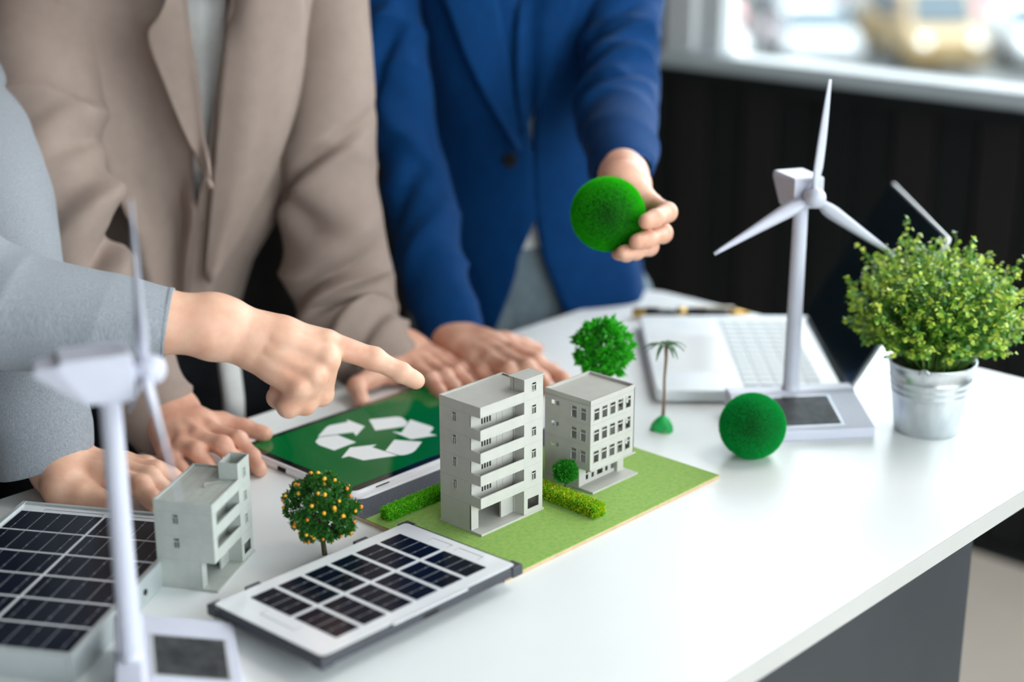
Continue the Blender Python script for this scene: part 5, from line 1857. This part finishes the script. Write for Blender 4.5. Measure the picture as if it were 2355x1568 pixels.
legs(None, (tt.C[0][0], tt.C[0][1], .70), .066, (.68, -.73, 0), M_dark, M_shoe, (-.73, -.68, 0))
rel(t_, *[o for o in list(col.objects) if o.name.split('.')[0] in ('trousers', 'shoe') and o.parent is None])
for hd in ('C', 'D'):
    for f in range(4):
        j = HANDS[hd]['fingers'][f][1]
        rel(t_, nail(None, j[-1], j[-2], UP, j[-1][3], M_nail, .0046, .0038))
    j = HANDS[hd]['thumb']
    rel(t_, nail(None, j[-1], j[-2], (-.35, -.45, .8) if hd == 'D' else UP, j[-1][3], M_nail, .0055, .0048))

# ================= person in blue blazer, one hand on the desk, the other holding the ball
b_ = empty('person', (1.60, 1.58, 0), 0, 'person in dark blue blazer holding a moss ball in one hand', 'person')
ballc = np.array(BALL2)
pE = hand_prims(HANDS['E'], UP, DOWN)
fdir = np.array(HANDS['F']['fingers'][1][1][0][:3]) - ballc
fdir /= np.linalg.norm(fdir)
pF = hand_prims(HANDS['F'], fdir, -fdir)
b_shr, b_shl = (1.4874, 1.6451, 1.2093), (1.8385, 1.4853, 1.2089)
trunk = [((1.6584, 1.4969, 0.6861), (1.6889, 1.5612, 1.0978), .07, .07, .02), ((1.6889, 1.5612, 1.0978), (1.6900, 1.5710, 1.3139), .07, .05, .02),
         ((1.6929, 1.5683, 1.1215), b_shr, .045, .026, .01), ((1.6929, 1.5683, 1.1215), b_shl, .045, .026, .01),
         (b_shr, (1.4379, 1.5397, 0.9910), .026, .026, .01), ((1.4379, 1.5397, 0.9910), HANDS['E']['arm'][0][:3], .026, .027, .01),
         (b_shl, (1.6401, 1.3388, 1.0709), .026, .026, .01), ((1.6401, 1.3388, 1.0709), HANDS['F']['arm'][0][:3], .026, .027, .01)]
ho = np.array((1.6900, 1.5710, 1.3139)) + np.array([-.04, -.07, .095])
hp_, hf_ = head_prims(ho, (-.60, -.58, -.50))
trunk.append(((1.6900, 1.5710, 1.3139), tuple(ho - np.array([0, 0, .07])), .058, .055, .02))
bd = add_body(b_, M_skin_c, [pE, pF], trunk, 9, hp_)
heads.append((b_, hf_, False))
jk = empty('blazer', (0, 0, 0), parent=b_)
s1 = sleeve('sleeve', [((1.5011, 1.6616, 1.2423), .058), ((1.4732, 1.6186, 1.1542), .052), ((1.4591, 1.5842, 1.0829), .049), ((1.4379, 1.5397, 0.9910), .047), ((1.4149, 1.4915, 0.9193), .0475), ((1.3910, 1.4477, 0.8548), .0465), ((1.3698, 1.4012, 0.8067), .0440), ((1.3563, 1.3707, 0.7772), .0390)],
            M_blue, None, 35, [(.22, .12, .009, 9, 1.9), (.45, .12, .008, 8, 1.7), (.72, .14, .007, 8, 1.5)], CAMDIR, soft=.008, cuff=(.16, -.20, -.78),
            ridges=[(.22, .3, .9, .03, .012, .10), (.28, .2, .9, .025, -.012, .10), (.42, .1, .9, .04, .010, -.09), (.56, .2, .9, .035, -.010, .08), (.68, 0, .9, .03, .010, .08)])
s2 = sleeve('sleeve', [((1.8494, 1.5031, 1.2382), .062), ((1.7705, 1.4429, 1.1614), .057), ((1.6979, 1.3865, 1.1067), .054), ((1.6299, 1.3310, 1.0642), .053), ((1.5584, 1.2715, 1.0376), .051), ((1.4903, 1.2123, 1.0191), .046), ((1.4306, 1.1616, 1.0051), .0365)],
            M_blue, None, 52, [(.38, .12, .009, 9, 1.8), (.60, .14, .010, 8, 1.6), (.82, .10, .004, 8, 1.2)], CAMDIR, soft=.008, cuff=(-.30, -.55, -.55),
            ridges=[(.30, .1, 1.0, .03, -.012, .08), (.38, -.2, 1.0, .025, .012, .07), (.50, .2, 1.1, .022, .012, .05), (.58, -.1, 1.0, .020, -.009, .06), (.66, .3, 1.0, .02, .009, .05)])
tu = Torso([((1.6650, 1.4943, 0.6953), .150, .118), ((1.6721, 1.5046, 0.7486), .146, .115), ((1.6750, 1.5163, 0.8120), .143, .112), ((1.6733, 1.5359, 0.9133), .144, .110), ((1.6750, 1.5481, 1.0070), .150, .112), ((1.6763, 1.5564, 1.1240), .164, .115), ((1.6843, 1.5657, 1.2256), .175, .110)],
           (-.52, -.855, 0), nt=110)
eL = np.interp(t, [0, .08, .333, .42, .53, .73, .89, 1], [-.64, -.57, -.33, -.115, -.09, -.10, -.14, -.15])
eR = np.interp(t, [0, .08, .333, .42, .53, .73, .89, 1], [0, -.02, -.125, -.125, -.10, -.03, 0, .02])
ph = eR + u * (2 * math.pi + eL - eR)
cf = np.cos(ph)
fold = .012 * wav(TT, ph, 61, 1.7, 4) * (.4 + .6 * (cf > 0)) + .008 * np.exp(-((ph - .55 - .2 * TT) / .2) ** 2)
flare = np.where(t < .4, .018 * (.4 - t) / .4, 0) * np.exp(-(np.minimum(u, 1 - u) / .14) ** 2)
tor = link('body_panel', mesh_np('body_panel', tu.surf(ph, fold + flare).reshape(-1, 3), grid_faces(110, NA, False), M_blue, True))
sm = tor.modifiers.new('t', 'SOLIDIFY'); sm.thickness = .004
pp = np.broadcast_to(np.linspace(-math.pi, math.pi, 90, endpoint=False)[None, :], (110, 90))
shirt = link('shirt', mesh_np('shirt', tu.surf(pp, .004 * wav(np.broadcast_to(t, (110, 90)), pp, 78, 2.2, 8), .87)[38:].reshape(-1, 3), grid_faces(72, 90), M_shirt, True))
bv = bvh_of(tor, shirt)
la = drape('lapel', [((1000, -40), (1138, -40)), ((1030, 20), (1148, 30)), ((1062, 110), (1164, 120)), ((1104, 200), (1178, 210)), ((1150, 280), (1192, 290)), ((1190, 345), (1199, 348))], bv, M_blue, None, .012, .004, -.008)
lb = drape('lapel', [((1196, -40), (1335, -40)), ((1192, 30), (1318, 30)), ((1188, 110), (1290, 110)), ((1186, 180), (1258, 190)), ((1190, 250), (1226, 260)), ((1198, 312), (1203, 315))], bv, M_blue, None, .010, .004, .006)
btn = MB().lathe([(0, -.002), (.0095, -.002), (.0105, 0), (.0095, .002), (.004, .0012), (0, .0012)], 20).build('button', M_dark, None, smooth=True)
hit, nr, _, _ = bv.ray_cast(Vector((0, 0, 1.4)), sight(1172, 368))
bl = hit + nr * .002
btn.rotation_euler = nr.to_track_quat('Z', 'Y').to_euler()
rel(b_, bd, tor, s1, s2, la, lb, shirt)
btn.parent = jk; btn.location = bl - Vector(b_.location)
for o in (tor, s1, s2, la, lb): o.parent = jk
hp = tu.surf(pp, 0, .86)[:64]
Vh, Fh = hp.reshape(-1, 3), grid_faces(64, 90)
wb_ = link('waistband', mesh_np('waistband', Vh[:40 * 90], grid_faces(40, 90), M_jeans, True))
rel(b_, wb_)
legs(None, (tu.C[0][0], tu.C[0][1] + .02, .70), .082, (.83, -.52, 0), M_jeans, M_shoe, (-.52, -.855, 0))
rel(b_, *[o for o in list(col.objects) if o.name.split('.')[0] in ('trousers', 'shoe') and o.parent is None])
for f in range(4):
    j = HANDS['E']['fingers'][f][1]
    rel(b_, nail(None, j[-1], j[-2], UP, j[-1][3], M_nail, .005, .0042))
    j = HANDS['F']['fingers'][f][1]
    rel(b_, nail(None, j[-1], j[-2], np.array(j[-1][:3]) - ballc, j[-1][3], M_nail, .005, .0042))

for rt_, fr, lg_ in heads:
    add_head(rt_, fr, M_eye, M_hair, lg_)

for rt_, m_, rows_, fr_d in ((t_, M_taupe, [((1.1829, 1.6237, 1.2246), .146, .104), ((1.1810, 1.6172, 1.2712), .150, .095), ((1.1818, 1.6167, 1.3040), .105, .074), ((1.1824, 1.6167, 1.3215), .066, .062)], (-.74, -.67, 0)),
                             (b_, M_blue, [((1.6849, 1.5661, 1.1955), .168, .108), ((1.6861, 1.5674, 1.2493), .170, .098), ((1.6876, 1.5688, 1.2876), .115, .078), ((1.6886, 1.5698, 1.3081), .070, .064)], (-.52, -.855, 0))):
    ty = Torso(rows_, fr_d, nt=30)
    pk = np.broadcast_to(np.linspace(-math.pi, math.pi, 60, endpoint=False)[None, :], (30, 60))
    yk = link('shoulder_yoke', mesh_np('shoulder_yoke', ty.surf(pk, 0, .985).reshape(-1, 3), grid_faces(30, 60), m_, True))
    rel(rt_, yk)
